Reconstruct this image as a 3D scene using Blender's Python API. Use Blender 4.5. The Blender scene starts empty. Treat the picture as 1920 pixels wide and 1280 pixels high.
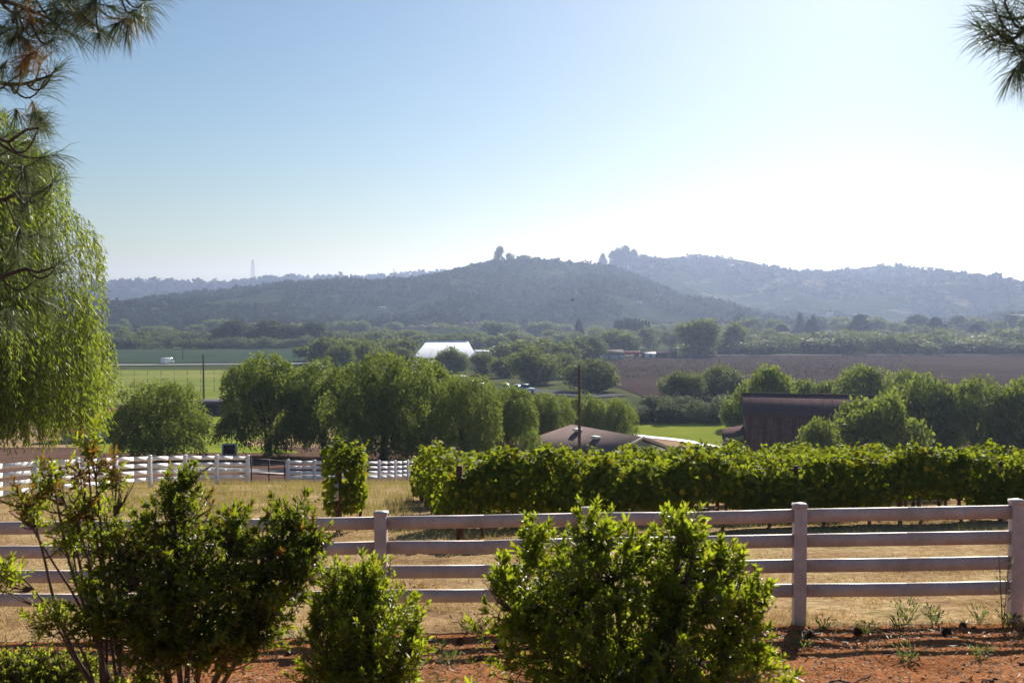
import bpy, math, random
import numpy as np
from mathutils import Vector, Matrix

# ------------------------------------------------------------------ camera
F = 1867.0                      # focal length in photograph pixels (35 mm on 36 mm)
PITCH = math.atan(80.0 / F)     # the lens looks slightly down
scene = bpy.context.scene
COL = scene.collection
cam_data = bpy.data.cameras.new('camera')
cam_data.lens = 35.0; cam_data.sensor_width = 36.0
cam_data.clip_start = 0.1; cam_data.clip_end = 20000
cam_data.dof.use_dof = True
cam_data.dof.focus_distance = 34.0
cam_data.dof.aperture_fstop = 3.8
cam = bpy.data.objects.new('camera', cam_data); COL.objects.link(cam)
cam.location = (0, 0, 0); cam.rotation_euler = (math.pi / 2 - PITCH, 0, 0)
scene.camera = cam

# ------------------------------------------------------------------ sky, sun, exposure
SUN_EL, SUN_AZ = math.radians(27.0), math.radians(19.0)
world = bpy.data.worlds.new('World'); scene.world = world; world.use_nodes = True
wn = world.node_tree.nodes; wl = world.node_tree.links
bg = wn['Background']
sky = wn.new('ShaderNodeTexSky'); sky.sky_type = 'NISHITA'; sky.sun_disc = False
sky.sun_elevation = SUN_EL; sky.sun_rotation = SUN_AZ
sky.altitude = 50; sky.air_density = 1.3; sky.dust_density = 0.5; sky.ozone_density = 5.0
wl.new(sky.outputs[0], bg.inputs['Color']); bg.inputs['Strength'].default_value = 0.05
sun_data = bpy.data.lights.new('sun', 'SUN'); sun_data.energy = 5.0
sun_data.angle = math.radians(0.6); sun_data.color = (1.0, 0.93, 0.82)
sun = bpy.data.objects.new('sun', sun_data); COL.objects.link(sun)
sdir = Vector((math.sin(SUN_AZ) * math.cos(SUN_EL), math.cos(SUN_AZ) * math.cos(SUN_EL), math.sin(SUN_EL)))
sun.rotation_euler = sdir.to_track_quat('Z', 'Y').to_euler()
sun.location = (20, 60, 40)
scene.view_settings.view_transform = 'Standard'; scene.view_settings.look = 'None'
scene.view_settings.exposure = 0.78; scene.view_settings.gamma = 1.0
scene.view_settings.use_curve_mapping = False
scene.render.engine = 'CYCLES'
cy = scene.cycles
cy.use_denoising = True
cy.max_bounces = 8; cy.diffuse_bounces = 3; cy.glossy_bounces = 2; cy.transmission_bounces = 6
cy.volume_bounces = 1; cy.transparent_max_bounces = 8
cy.caustics_reflective = False; cy.caustics_refractive = False
cy.sample_clamp_indirect = 6.0

rng = np.random.default_rng(11)
random.seed(5)

# ------------------------------------------------------------------ small maths
def ss(x, a, b):
    t = np.clip((np.asarray(x, float) - a) / (b - a), 0, 1)
    return t * t * (3 - 2 * t)

TY = np.array([-400, -60, -8, 0, 7.3, 10.5, 22, 42, 52, 60, 75, 90, 110, 150, 200, 300, 400, 500, 600, 800, 1000, 2000, 6000], float)
TZ = np.array([2.0, 0.8, -0.9, -1.85, -3.0, -3.49, -5.05, -7.9, -9.7, -11.0, -12.8, -14.4, -16.6, -18.6, -20.5, -24, -26.2, -28, -29.3, -30.5, -31, -31.2, -31.5], float)
_h = np.diff(TY); _d = np.diff(TZ) / _h
TM = np.zeros_like(TZ)
TM[0], TM[-1] = _d[0], _d[-1]
for _i in range(1, len(TY) - 1):
    if _d[_i - 1] * _d[_i] > 0:
        w1 = 2 * _h[_i] + _h[_i - 1]; w2 = _h[_i] + 2 * _h[_i - 1]
        TM[_i] = (w1 + w2) / (w1 / _d[_i - 1] + w2 / _d[_i])

def tz(x, y):
    """height of the land at x, y (arrays or floats)"""
    x = np.asarray(x, float); y = np.asarray(y, float)
    i = np.clip(np.searchsorted(TY, y) - 1, 0, len(TY) - 2)
    h = _h[i]; t = np.clip((y - TY[i]) / h, 0, 1)
    z = ((1 + 2 * t) * (1 - t) ** 2 * TZ[i] + t * (1 - t) ** 2 * h * TM[i]
         + t * t * (3 - 2 * t) * TZ[i + 1] + t * t * (t - 1) * h * TM[i + 1])
    z = z + 0.022 * np.clip(x - 3, -8, 6) * (1 - ss(y, 20, 45))
    z = z - 2.3 * ss(x, -2, 14) * ss(y, 46, 70) * (1 - ss(y, 95, 140))
    return z
def gz(x, y): return float(tz(x, y))

CP, SP = math.cos(PITCH), math.sin(PITCH)
def at(px, py, d):
    """the point at depth d that the photograph shows at px, py (used to survey the layout)"""
    u = (px - 960) / F; v = (640 - py) / F
    y = CP + v * SP; z = -SP + v * CP
    return Vector((u * d / y, d, z * d / y))
def onland(px, d):
    x = (px - 960) / F * d
    return Vector((x, d, gz(x, d)))
def landd(px, py, lo=6.0, hi=1500.0):
    """depth at which the line of sight through px, py meets the land"""
    ds = np.exp(np.linspace(math.log(lo), math.log(hi), 900))
    u = (px - 960) / F
    v = (640 - py) / F; y = CP + v * SP; z = -SP + v * CP
    below = ds * z / y < tz(u * ds / y, ds)
    k = int(np.argmax(below)) if below.any() else len(ds) - 1
    return float(ds[k])

_perm = np.random.default_rng(3).random((64, 64))
def vnoise(x, y):
    x = np.asarray(x, float); y = np.asarray(y, float)
    xi = np.floor(x).astype(int); yi = np.floor(y).astype(int)
    fx = x - xi; fy = y - yi
    fx = fx * fx * (3 - 2 * fx); fy = fy * fy * (3 - 2 * fy)
    g = lambda a, b: _perm[a % 64, b % 64]
    return ((g(xi, yi) * (1 - fx) + g(xi + 1, yi) * fx) * (1 - fy)
            + (g(xi, yi + 1) * (1 - fx) + g(xi + 1, yi + 1) * fx) * fy) * 2 - 1
def fbm(x, y, o=4):
    s = 0; a = 1.0; t = 0
    for k in range(o):
        s = s + a * vnoise(np.asarray(x) * 2 ** k + 17.3 * k, np.asarray(y) * 2 ** k + 9.1 * k); t += a; a *= 0.5
    return s / t

# ------------------------------------------------------------------ mesh collecting
class MB:
    def __init__(self): self.v = []; self.f = []; self.n = 0
    def add(self, V, Fc, mi=0):
        V = np.asarray(V, float).reshape(-1, 3)
        if not isinstance(Fc, np.ndarray):
            groups = {}
            for f in Fc: groups.setdefault(len(f), []).append(f)
            for k, g in groups.items(): self.f.append((np.array(g, int) + self.n, mi))
        else:
            self.f.append((Fc + self.n, mi))
        self.v.append(V); self.n += len(V); return self
    def box(self, c, s, rz=0.0, mi=0, rot=None):
        h = np.array(s, float) / 2
        V = np.array([[x, y, z] for x in (-1, 1) for y in (-1, 1) for z in (-1, 1)]) * h
        if rot is not None: V = V @ np.array(rot).T
        elif rz:
            c_, s_ = math.cos(rz), math.sin(rz)
            V = V @ np.array([[c_, -s_, 0], [s_, c_, 0], [0, 0, 1]]).T
        V = V + np.array(c, float)
        return self.add(V, np.array([[0, 1, 3, 2], [4, 6, 7, 5], [0, 4, 5, 1], [2, 3, 7, 6], [0, 2, 6, 4], [1, 5, 7, 3]]), mi)
    def bar(self, a, b, w, h, mi=0, up=(0, 0, 1)):
        """rectangular bar from a to b"""
        a = np.array(a, float); b = np.array(b, float); d = b - a; L = np.linalg.norm(d); d = d / L
        s = np.cross(d, up); s = s / (np.linalg.norm(s) + 1e-9); u = np.cross(s, d)
        V = []
        for p in (a, b):
            for i, j in ((-1, -1), (1, -1), (1, 1), (-1, 1)): V.append(p + s * w / 2 * i + u * h / 2 * j)
        return self.add(V, np.array([[0, 1, 5, 4], [1, 2, 6, 5], [2, 3, 7, 6], [3, 0, 4, 7], [3, 2, 1, 0], [4, 5, 6, 7]]), mi)
    def tube(self, pts, rad, n=6, mi=0, cap=True):
        P = np.array(pts, float); m = len(P)
        R = np.full(m, rad, float) if np.isscalar(rad) else np.array(rad, float)
        T = np.gradient(P, axis=0); T /= (np.linalg.norm(T, axis=1, keepdims=True) + 1e-9)
        ref = np.array([0.0, 0.0, 1.0]) if abs(T[:, 2]).mean() < 0.8 else np.array([1.0, 0.0, 0.0])
        S = np.cross(T, ref); S /= (np.linalg.norm(S, axis=1, keepdims=True) + 1e-9); U = np.cross(S, T)
        a = np.linspace(0, 2 * np.pi, n, endpoint=False)
        V = P[:, None] + R[:, None, None] * (np.cos(a)[None, :, None] * S[:, None] + np.sin(a)[None, :, None] * U[:, None])
        V = V.reshape(-1, 3)
        i = np.arange(m - 1)[:, None] * n; j = np.arange(n)[None]; k = (j + 1) % n
        Q = np.stack([i + j, i + k, i + n + k, i + n + j], -1).reshape(-1, 4)
        self.add(V, Q, mi)
        if cap:
            base = self.n - len(V)
            self.f.append((np.array([[base + t for t in range(n)][::-1]]), mi))
            self.f.append((np.array([[base + (m - 1) * n + t for t in range(n)]]), mi))
        return self
    def prism(self, poly, z0, z1, mi=0):
        n = len(poly); V = [(x, y, z0) for x, y in poly] + [(x, y, z1) for x, y in poly]
        Fc = [tuple(range(n))[::-1], tuple(range(n, 2 * n))] + [(i, (i + 1) % n, n + (i + 1) % n, n + i) for i in range(n)]
        return self.add(V, Fc, mi)
    def mesh(self, name, mats, smooth=False):
        V = np.concatenate(self.v) if self.v else np.zeros((0, 3))
        me = bpy.data.meshes.new(name)
        loops = []; tot = []; mi = []
        for f, m in self.f:
            loops.append(f.reshape(-1)); tot.append(np.full(len(f), f.shape[1])); mi.append(np.full(len(f), m))
        loops = np.concatenate(loops); tot = np.concatenate(tot); mi = np.concatenate(mi)
        start = np.concatenate([[0], np.cumsum(tot)[:-1]])
        me.vertices.add(len(V)); me.vertices.foreach_set('co', V.astype(np.float32).ravel())
        me.loops.add(len(loops)); me.loops.foreach_set('vertex_index', loops.astype(np.int32))
        me.polygons.add(len(tot)); me.polygons.foreach_set('loop_start', start.astype(np.int32))
        me.polygons.foreach_set('loop_total', tot.astype(np.int32))
        me.polygons.foreach_set('material_index', mi.astype(np.int32))
        if smooth: me.polygons.foreach_set('use_smooth', np.ones(len(tot), bool))
        for m in (mats if isinstance(mats, (list, tuple)) else [mats]): me.materials.append(m)
        me.update(calc_edges=True); me.validate()
        return me
    def build(self, name, mats, parent=None, smooth=False, **tags):
        o = bpy.data.objects.new(name, self.mesh(name, mats, smooth)); COL.objects.link(o)
        if parent is not None: o.parent = parent
        return tag(o, **tags)

def tag(o, label=None, cat=None, group=None, kind=None):
    if label: o['label'] = label
    if cat: o['category'] = cat
    if group: o['group'] = group
    if kind: o['kind'] = kind
    return o
def empty(name, loc, label=None, cat=None, group=None, rz=0.0, scale=None):
    o = bpy.data.objects.new(name, None); COL.objects.link(o)
    o.location = loc; o.rotation_euler = (0, 0, rz); o.empty_display_size = 0.3
    if scale is not None: o.scale = scale
    return tag(o, label, cat, group)
def linked(name, mesh, parent, loc=(0, 0, 0)):
    o = bpy.data.objects.new(name, mesh); COL.objects.link(o); o.parent = parent; o.location = loc; return o

# leaves as folded blades, six points and two faces each
def leaf_blades(P, D, N, L, W, fold=0.25, w1=1.0, w2=0.8, a1=0.33, a2=0.68, curl=0.0):
    P = np.asarray(P, float); D = np.asarray(D, float); N = np.asarray(N, float); n = len(P)
    D = D / (np.linalg.norm(D, axis=1, keepdims=True) + 1e-9)
    S = np.cross(D, N); S /= (np.linalg.norm(S, axis=1, keepdims=True) + 1e-9); N = np.cross(S, D)
    L = np.broadcast_to(np.asarray(L, float), (n,))[:, None]; W = np.broadcast_to(np.asarray(W, float), (n,))[:, None] / 2
    p = lambda a, w: P + D * L * a + S * W * w + N * (abs(w) * W * fold - curl * L * a * a)
    V = np.stack([P, p(a1, -w1), p(a2, -w2), p(1.0, 0), p(a2, w2), p(a1, w1)], 1).reshape(-1, 3)
    b = np.arange(n)[:, None] * 6
    Q = np.concatenate([b + np.array([[0, 3, 2, 1]]), b + np.array([[0, 5, 4, 3]])])
    return V, Q
def leaf_rhombs(P, D, N, L, W):
    P = np.asarray(P, float); n = len(P)
    D = D / (np.linalg.norm(D, axis=1, keepdims=True) + 1e-9)
    S = np.cross(D, N); S /= (np.linalg.norm(S, axis=1, keepdims=True) + 1e-9)
    L = np.broadcast_to(np.asarray(L, float), (n,))[:, None]; W = np.broadcast_to(np.asarray(W, float), (n,))[:, None] / 2
    V = np.stack([P, P + D * L * 0.45 - S * W, P + D * L, P + D * L * 0.45 + S * W], 1).reshape(-1, 3)
    Q = np.arange(n)[:, None] * 4 + np.array([[0, 1, 2, 3]])
    return V, Q
def rdir(n, r=rng):
    v = r.normal(size=(n, 3)); return v / np.linalg.norm(v, axis=1, keepdims=True)

# ------------------------------------------------------------------ materials
def nmat(name):
    m = bpy.data.materials.new(name); m.use_nodes = True
    nt = m.node_tree; p = nt.nodes['Principled BSDF']; return m, nt, p
def _noise(nt, scale, detail=4.0, rough=0.55, vec=None):
    n = nt.nodes.new('ShaderNodeTexNoise'); n.inputs['Scale'].default_value = scale
    n.inputs['Detail'].default_value = detail; n.inputs['Roughness'].default_value = rough
    if vec is None:
        g = nt.nodes.new('ShaderNodeNewGeometry'); vec = g.outputs['Position']
    nt.links.new(vec, n.inputs['Vector']); return n.outputs['Fac']
def _ramp(nt, fac, stops):
    r = nt.nodes.new('ShaderNodeValToRGB'); nt.links.new(fac, r.inputs['Fac'])
    e = r.color_ramp.elements
    while len(e) < len(stops): e.new(0.5)
    for i, (p, c) in enumerate(stops): e[i].position = p; e[i].color = (*c, 1)
    return r.outputs['Color']
def _mix(nt, fac, a, b, mode='MIX'):
    m = nt.nodes.new('ShaderNodeMix'); m.data_type = 'RGBA'; m.blend_type = mode
    for sock, v in ((m.inputs[0], fac), (m.inputs[6], a), (m.inputs[7], b)):
        if isinstance(v, (int, float)): sock.default_value = v
        elif isinstance(v, tuple): sock.default_value = (*v, 1)
        else: nt.links.new(v, sock)
    return m.outputs[2]
def _bump(nt, p, height, strength=0.4, dist=0.02):
    b = nt.nodes.new('ShaderNodeBump'); b.inputs['Strength'].default_value = strength; b.inputs['Distance'].default_value = dist
    nt.links.new(height, b.inputs['Height']); nt.links.new(b.outputs[0], p.inputs['Normal'])

def plain(name, col, rough=0.6, vary=0.15, scale=6.0, metal=0.0, bump=0.0, spec=0.3):
    m, nt, p = nmat(name); p.inputs['Specular IOR Level'].default_value = spec
    n = _noise(nt, scale)
    c = _ramp(nt, n, [(0.3, tuple(v * (1 - vary) for v in col)), (0.7, tuple(min(1, v * (1 + vary)) for v in col))])
    nt.links.new(c, p.inputs['Base Color']); p.inputs['Roughness'].default_value = rough; p.inputs['Metallic'].default_value = metal
    if bump: _bump(nt, p, _noise(nt, scale * 4), bump)
    return m
def patchy(name, stops, scale, fine, fine_amt=0.35, rough=0.9, bump=0.5, dist=0.03, bscale=None):
    """ground: broad patches with a finer grain over them"""
    m, nt, p = nmat(name)
    a = _noise(nt, scale, 5.0, 0.6); b = _noise(nt, fine, 4.0, 0.7)
    c = _ramp(nt, a, stops)
    g = _ramp(nt, b, [(0.25, (1 - fine_amt,) * 3), (0.75, (1 + fine_amt * 0.6,) * 3)])
    nt.links.new(_mix(nt, 1.0, c, g, 'MULTIPLY'), p.inputs['Base Color'])
    p.inputs['Roughness'].default_value = rough; p.inputs['Specular IOR Level'].default_value = 0.0
    if bump: _bump(nt, p, _noise(nt, bscale or fine, 3.0), bump, dist)
    return m
def leafmat(name, dark, light, transl, tf=0.45, rough=0.5, clump=1.2, spec=0.2, extra=None):
    m, nt, p = nmat(name)
    g = nt.nodes.new('ShaderNodeNewGeometry')
    stops = [(0.0, dark), (0.85, light)]
    if extra: stops.append((0.97, extra))
    c = _ramp(nt, g.outputs['Random Per Island'], stops)
    n = _noise(nt, clump, 2.0)
    v = _ramp(nt, n, [(0.3, (0.72, 0.78, 0.75)), (0.7, (1.2, 1.15, 1.0))])
    c = _mix(nt, 1.0, c, v, 'MULTIPLY')
    nt.links.new(c, p.inputs['Base Color']); p.inputs['Roughness'].default_value = rough
    p.inputs['Specular IOR Level'].default_value = spec
    t = nt.nodes.new('ShaderNodeBsdfTranslucent')
    tc = _mix(nt, 1.0, _mix(nt, 0.5, c, (0.2, 0.2, 0.2)), tuple(x * 4 for x in transl), 'MULTIPLY')
    if extra:
        tc = _ramp(nt, g.outputs['Random Per Island'], [(0.0, tuple(x * 0.75 for x in transl)), (0.85, transl), (0.97, extra)])
    else:
        tc = _ramp(nt, g.outputs['Random Per Island'], [(0.0, tuple(x * 0.7 for x in transl)), (1.0, transl)])
    nt.links.new(tc, t.inputs['Color'])
    s = nt.nodes.new('ShaderNodeMixShader'); s.inputs[0].default_value = tf
    nt.links.new(p.outputs[0], s.inputs[1]); nt.links.new(t.outputs[0], s.inputs[2])
    nt.links.new(s.outputs[0], nt.nodes['Material Output'].inputs['Surface'])
    return m

M = {}
M['ground'] = patchy('dry_soil_grass', [(0.30, (0.17, 0.105, 0.055)), (0.44, (0.36, 0.24, 0.13)), (0.58, (0.46, 0.33, 0.18)), (0.72, (0.20, 0.17, 0.07))], 0.55, 7.0, 0.6, bump=0.8, dist=0.06)
M['mulch'] = patchy('bark_mulch', [(0.25, (0.20, 0.075, 0.03)), (0.55, (0.38, 0.155, 0.065)), (0.8, (0.46, 0.22, 0.10))], 1.6, 34.0, 0.6, bump=0.9, dist=0.03)
M['bark_ground'] = patchy('mulched_yard', [(0.3, (0.10, 0.062, 0.048)), (0.7, (0.18, 0.11, 0.085))], 0.5, 6.0, 0.4)
M['lawn'] = patchy('mown_lawn', [(0.3, (0.19, 0.235, 0.03)), (0.7, (0.27, 0.30, 0.05))], 0.12, 3.0, 0.25)
M['pasture'] = patchy('green_pasture', [(0.3, (0.17, 0.215, 0.04)), (0.7, (0.27, 0.28, 0.08))], 0.035, 0.8, 0.25, bump=0.2)
M['teal_crop'] = patchy('dark_crop', [(0.3, (0.045, 0.07, 0.045)), (0.7, (0.06, 0.088, 0.055))], 0.02, 0.6, 0.3, bump=0)
M['ploughed'] = patchy('ploughed_soil', [(0.3, (0.052, 0.037, 0.036)), (0.7, (0.085, 0.06, 0.055))], 0.02, 0.5, 0.3, bump=0)
M['valley'] = patchy('valley_floor', [(0.35, (0.05, 0.075, 0.03)), (0.55, (0.10, 0.11, 0.045)), (0.75, (0.22, 0.18, 0.09))], 0.012, 0.12, 0.4, bump=0)
M['road'] = plain('pale_asphalt', (0.34, 0.34, 0.35), 0.9, 0.08, 0.4, spec=0.0)
M['asphalt'] = plain('grey_asphalt', (0.12, 0.12, 0.125), 0.9, 0.15, 0.5, spec=0.0)
M['gravel'] = patchy('gravel_drive', [(0.3, (0.22, 0.21, 0.20)), (0.7, (0.33, 0.31, 0.29))], 0.8, 12, 0.35)
M['tan_earth'] = patchy('tan_earth', [(0.3, (0.36, 0.24, 0.15)), (0.7, (0.48, 0.33, 0.21))], 0.15, 2.0, 0.3)
M['kerb_white'] = plain('white_concrete', (0.75, 0.74, 0.72), 0.7, 0.06, 1.0)
M['vinyl'] = plain('shade_toned_vinyl', (0.66, 0.545, 0.515), 0.5, 0.07, 3.0)  # white vinyl, its pinkish shade tone put into the base colour
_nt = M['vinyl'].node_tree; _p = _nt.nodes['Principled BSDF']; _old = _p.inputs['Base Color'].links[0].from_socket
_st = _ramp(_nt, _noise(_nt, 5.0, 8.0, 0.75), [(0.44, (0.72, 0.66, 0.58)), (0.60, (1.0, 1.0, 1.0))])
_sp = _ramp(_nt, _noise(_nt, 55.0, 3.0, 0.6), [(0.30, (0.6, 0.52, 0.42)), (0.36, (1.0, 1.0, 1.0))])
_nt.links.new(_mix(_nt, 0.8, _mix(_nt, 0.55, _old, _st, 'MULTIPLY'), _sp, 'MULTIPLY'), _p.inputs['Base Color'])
M['vinyl_far'] = plain('white_vinyl', (0.82, 0.82, 0.84), 0.5, 0.05, 2.0)
M['bark'] = plain('grey_bark', (0.07, 0.05, 0.038), 0.95, 0.45, 9.0, bump=0.7)
M['stem'] = plain('shrub_stem', (0.12, 0.075, 0.055), 0.85, 0.35, 30.0)
M['rust'] = plain('rusty_steel', (0.11, 0.045, 0.028), 0.8, 0.4, 18.0, bump=0.3)
M['vine_wood'] = plain('vine_wood', (0.10, 0.06, 0.04), 0.95, 0.4, 30.0, bump=0.6)
M['tubewhite'] = plain('white_sleeve', (0.75, 0.72, 0.68), 0.6, 0.1, 9.0)
M['wire'] = plain('steel_wire', (0.12, 0.12, 0.12), 0.5, 0.1, 5.0, metal=0.6)
M['pole'] = plain('creosoted_wood', (0.085, 0.05, 0.035), 0.9, 0.3, 7.0)
M['black_pipe'] = plain('dark_pipe', (0.03, 0.027, 0.027), 0.6, 0.2, 4.0)
M['pepper'] = leafmat('pepper_leaf', (0.07, 0.105, 0.024), (0.18, 0.22, 0.06), (0.32, 0.40, 0.05), 0.37, 0.5, 0.5, spec=0.03)
M['pepper_near'] = leafmat('pepper_leaf_bright', (0.08, 0.125, 0.018), (0.15, 0.20, 0.035), (0.40, 0.50, 0.03), 0.5, 0.42, 0.5)
M['oakleaf'] = leafmat('broad_leaf', (0.055, 0.08, 0.024), (0.13, 0.16, 0.055), (0.25, 0.30, 0.055), 0.36, 0.55, 0.2, spec=0.03)
M['eucleaf'] = leafmat('grey_green_leaf', (0.045, 0.06, 0.035), (0.085, 0.10, 0.055), (0.12, 0.15, 0.05), 0.32, 0.55, 0.1, spec=0.03)
M['paleleaf'] = leafmat('pale_bush_leaf', (0.09, 0.11, 0.05), (0.15, 0.17, 0.085), (0.20, 0.24, 0.08), 0.35, 0.6, 0.2, spec=0.03)
M['oleander'] = leafmat('silvery_leaf', (0.09, 0.11, 0.07), (0.17, 0.19, 0.12), (0.20, 0.24, 0.10), 0.33, 0.55, 0.5, spec=0.03)
M['cypress'] = leafmat('cypress_leaf', (0.022, 0.035, 0.018), (0.04, 0.055, 0.026), (0.04, 0.06, 0.02), 0.2, 0.7, 0.3, spec=0.03)
M['vineleaf'] = leafmat('grape_leaf', (0.032, 0.055, 0.010), (0.075, 0.12, 0.018), (0.46, 0.54, 0.025), 0.36, 0.6, 1.2, 0.08, extra=(0.40, 0.34, 0.02))
M['shrubleaf'] = leafmat('glossy_shrub_leaf', (0.035, 0.062, 0.012), (0.085, 0.125, 0.022), (0.52, 0.62, 0.026), 0.5, 0.4, 3.0, 0.4, extra=(0.40, 0.36, 0.025))
M['darkshrub'] = leafmat('dark_shrub_leaf', (0.028, 0.05, 0.011), (0.07, 0.105, 0.02), (0.38, 0.46, 0.02), 0.42, 0.42, 3.0, 0.35, extra=(0.34, 0.26, 0.02))
M['redleaf'] = leafmat('bronze_shrub_leaf', (0.07, 0.05, 0.02), (0.16, 0.10, 0.035), (0.42, 0.22, 0.03), 0.42, 0.4, 3.0)
M['herb'] = leafmat('yellow_green_cover_leaf', (0.10, 0.14, 0.02), (0.18, 0.22, 0.035), (0.56, 0.62, 0.05), 0.58, 0.5, 4.0)
M['weed'] = leafmat('weed_leaf', (0.06, 0.09, 0.03), (0.12, 0.16, 0.06), (0.22, 0.27, 0.06), 0.45, 0.6, 4.0)
M['straw'] = leafmat('dry_grass_blade', (0.34, 0.24, 0.12), (0.60, 0.46, 0.26), (0.50, 0.36, 0.16), 0.4, 0.7, 1.0)
M['greengrass'] = leafmat('half_dry_grass_blade', (0.14, 0.15, 0.04), (0.30, 0.26, 0.09), (0.34, 0.32, 0.07), 0.45, 0.7, 1.0)
M['chips'] = leafmat('bark_chip', (0.13, 0.055, 0.026), (0.52, 0.27, 0.13), (0.20, 0.08, 0.03), 0.08, 0.85, 4.0)
M['needle'] = leafmat('pine_needle', (0.045, 0.07, 0.04), (0.09, 0.12, 0.06), (0.15, 0.19, 0.07), 0.32, 0.5, 1.5)
M['needle_brown'] = leafmat('brown_needle', (0.16, 0.09, 0.035), (0.26, 0.15, 0.05), (0.36, 0.20, 0.05), 0.35, 0.5, 1.5)
M['pinebark'] = plain('pine_bark', (0.065, 0.045, 0.038), 0.95, 0.4, 18.0, bump=0.6)
M['cone'] = plain('pine_cone_scale', (0.10, 0.055, 0.032), 0.85, 0.4, 40.0)
M['twig'] = plain('dead_twig', (0.14, 0.10, 0.075), 0.9, 0.3, 40.0)
M['barn_wall'] = plain('weathered_red_board', (0.145, 0.075, 0.065), 0.85, 0.35, 2.5)
M['barn_dark'] = plain('dark_batten', (0.095, 0.045, 0.042), 0.9, 0.3, 3.0)
M['barn_roof'] = plain('brown_sheet_roof', (0.10, 0.068, 0.07), 0.9, 0.12, 1.5, spec=0.0)
M['shingle'] = patchy('brown_shingle', [(0.3, (0.16, 0.125, 0.118)), (0.7, (0.21, 0.16, 0.15))], 0.7, 14, 0.3)
M['pale_blue'] = plain('pale_blue_siding', (0.42, 0.52, 0.55), 0.7, 0.06, 2.0)
M['white_paint'] = plain('white_paint', (0.78, 0.78, 0.78), 0.55, 0.05, 1.0)
M['tent'] = plain('white_membrane', (0.90, 0.90, 0.90), 0.6, 0.04, 0.3, spec=0.1)
M['grey_wall'] = plain('slate_wall', (0.075, 0.07, 0.08), 0.8, 0.15, 0.8)
M['red_paint'] = plain('red_paint', (0.45, 0.05, 0.04), 0.5, 0.15, 1.0)
M['red_roof'] = plain('dark_red_roof', (0.14, 0.05, 0.045), 0.9, 0.2, 2.0, spec=0.0)
M['tile_roof'] = plain('grey_brown_roof', (0.20, 0.17, 0.15), 0.95, 0.2, 1.0, spec=0.0)
M['stucco'] = plain('pale_stucco', (0.55, 0.50, 0.43), 0.9, 0.08, 1.0)
M['glass'] = plain('dark_glass', (0.03, 0.04, 0.05), 0.1, 0.1, 1.0)
M['tyre'] = plain('tyre', (0.02, 0.02, 0.02), 0.8, 0.1, 2.0)
M['steel'] = plain('galvanised_steel', (0.30, 0.31, 0.33), 0.5, 0.1, 1.0, metal=0.5)
M['bird'] = plain('dark_feather', (0.03, 0.03, 0.035), 0.8, 0.2, 20.0)

# ------------------------------------------------------------------ land
def sheet(name, ys, xl, xr, nx, mat, off, kind='structure', rough=0.0, rscale=4.0, label=None):
    """a strip of land that follows the terrain, off metres above it"""
    ys = np.asarray(ys, float)
    a = np.array([xl(y) if callable(xl) else xl for y in ys]); b = np.array([xr(y) if callable(xr) else xr for y in ys])
    t = np.linspace(0, 1, nx)
    X = a[:, None] * (1 - t) + b[:, None] * t; Y = np.repeat(ys[:, None], nx, 1)
    Z = tz(X, Y) + off
    if rough: Z = Z + rough * (fbm(X * rscale, Y * rscale, 4) + 0.35)
    V = np.stack([X, Y, Z], -1).reshape(-1, 3)
    m = len(ys); i = np.arange(m - 1)[:, None] * nx; j = np.arange(nx - 1)[None]
    Q = np.stack([i + j, i + j + 1, i + nx + j + 1, i + nx + j], -1).reshape(-1, 4)
    o = MB().add(V, Q).build(name, mat, smooth=True, kind=kind)
    return o
def ribbon(name, pts, width, mat, off, kind='structure', step=1.0):
    """a road or path along a ground polyline"""
    P = np.array([(p[0], p[1]) for p in pts], float)
    seg = np.linalg.norm(np.diff(P, axis=0), axis=1); s = np.concatenate([[0], np.cumsum(seg)])
    n = max(8, int(s[-1] / step)); u = np.linspace(0, s[-1], n)
    C = np.stack([np.interp(u, s, P[:, 0]), np.interp(u, s, P[:, 1])], 1)
    for _ in range(6): C[1:-1] = (C[:-2] + 2 * C[1:-1] + C[2:]) / 4
    T = np.gradient(C, axis=0); T /= np.linalg.norm(T, axis=1, keepdims=True)
    Nn = np.stack([-T[:, 1], T[:, 0]], 1); k = np.linspace(-0.5, 0.5, 5) * width
    XY = C[:, None] + Nn[:, None] * k[None, :, None]
    V = np.concatenate([XY, (tz(XY[..., 0], XY[..., 1]) + off)[..., None]], -1).reshape(-1, 3)
    i = np.arange(n - 1)[:, None] * 5; j = np.arange(4)[None]
    Q = np.stack([i + j + 1, i + j, i + 5 + j, i + 5 + j + 1], -1).reshape(-1, 4)
    return MB().add(V, Q).build(name, mat, smooth=True, kind=kind)

ysg = np.concatenate([np.linspace(-380, -20, 30), np.arange(-18, 0, 1.0), np.arange(0, 62, 0.4), np.arange(62, 160, 1.5), np.arange(160, 420, 5), np.arange(420, 1000, 20), np.arange(1000, 4300, 100)])
xg = np.concatenate([np.linspace(-3300, -500, 15), np.linspace(-480, -65, 20), np.arange(-60, 60.1, 1.2), np.linspace(65, 480, 20), np.linspace(500, 3300, 15)])
Xg, Yg = np.meshgrid(xg, ysg); Zg = tz(Xg, Yg)
i = np.arange(len(ysg) - 1)[:, None] * len(xg); j = np.arange(len(xg) - 1)[None]
Qg = np.stack([i + j, i + j + 1, i + len(xg) + j + 1, i + len(xg) + j], -1).reshape(-1, 4)
gm = MB().add(np.stack([Xg, Yg, Zg], -1).reshape(-1, 3), Qg)
# near land is dry grass, the valley beyond is mixed pasture and scrub
fy = Yg[:-1, :-1].ravel() > 150
me_g = gm.mesh('ground', [M['ground'], M['valley']], True)
me_g.polygons.foreach_set('material_index', fy.astype(np.int32))
ground = bpy.data.objects.new('ground', me_g); COL.objects.link(ground); tag(ground, kind='structure')

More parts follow.
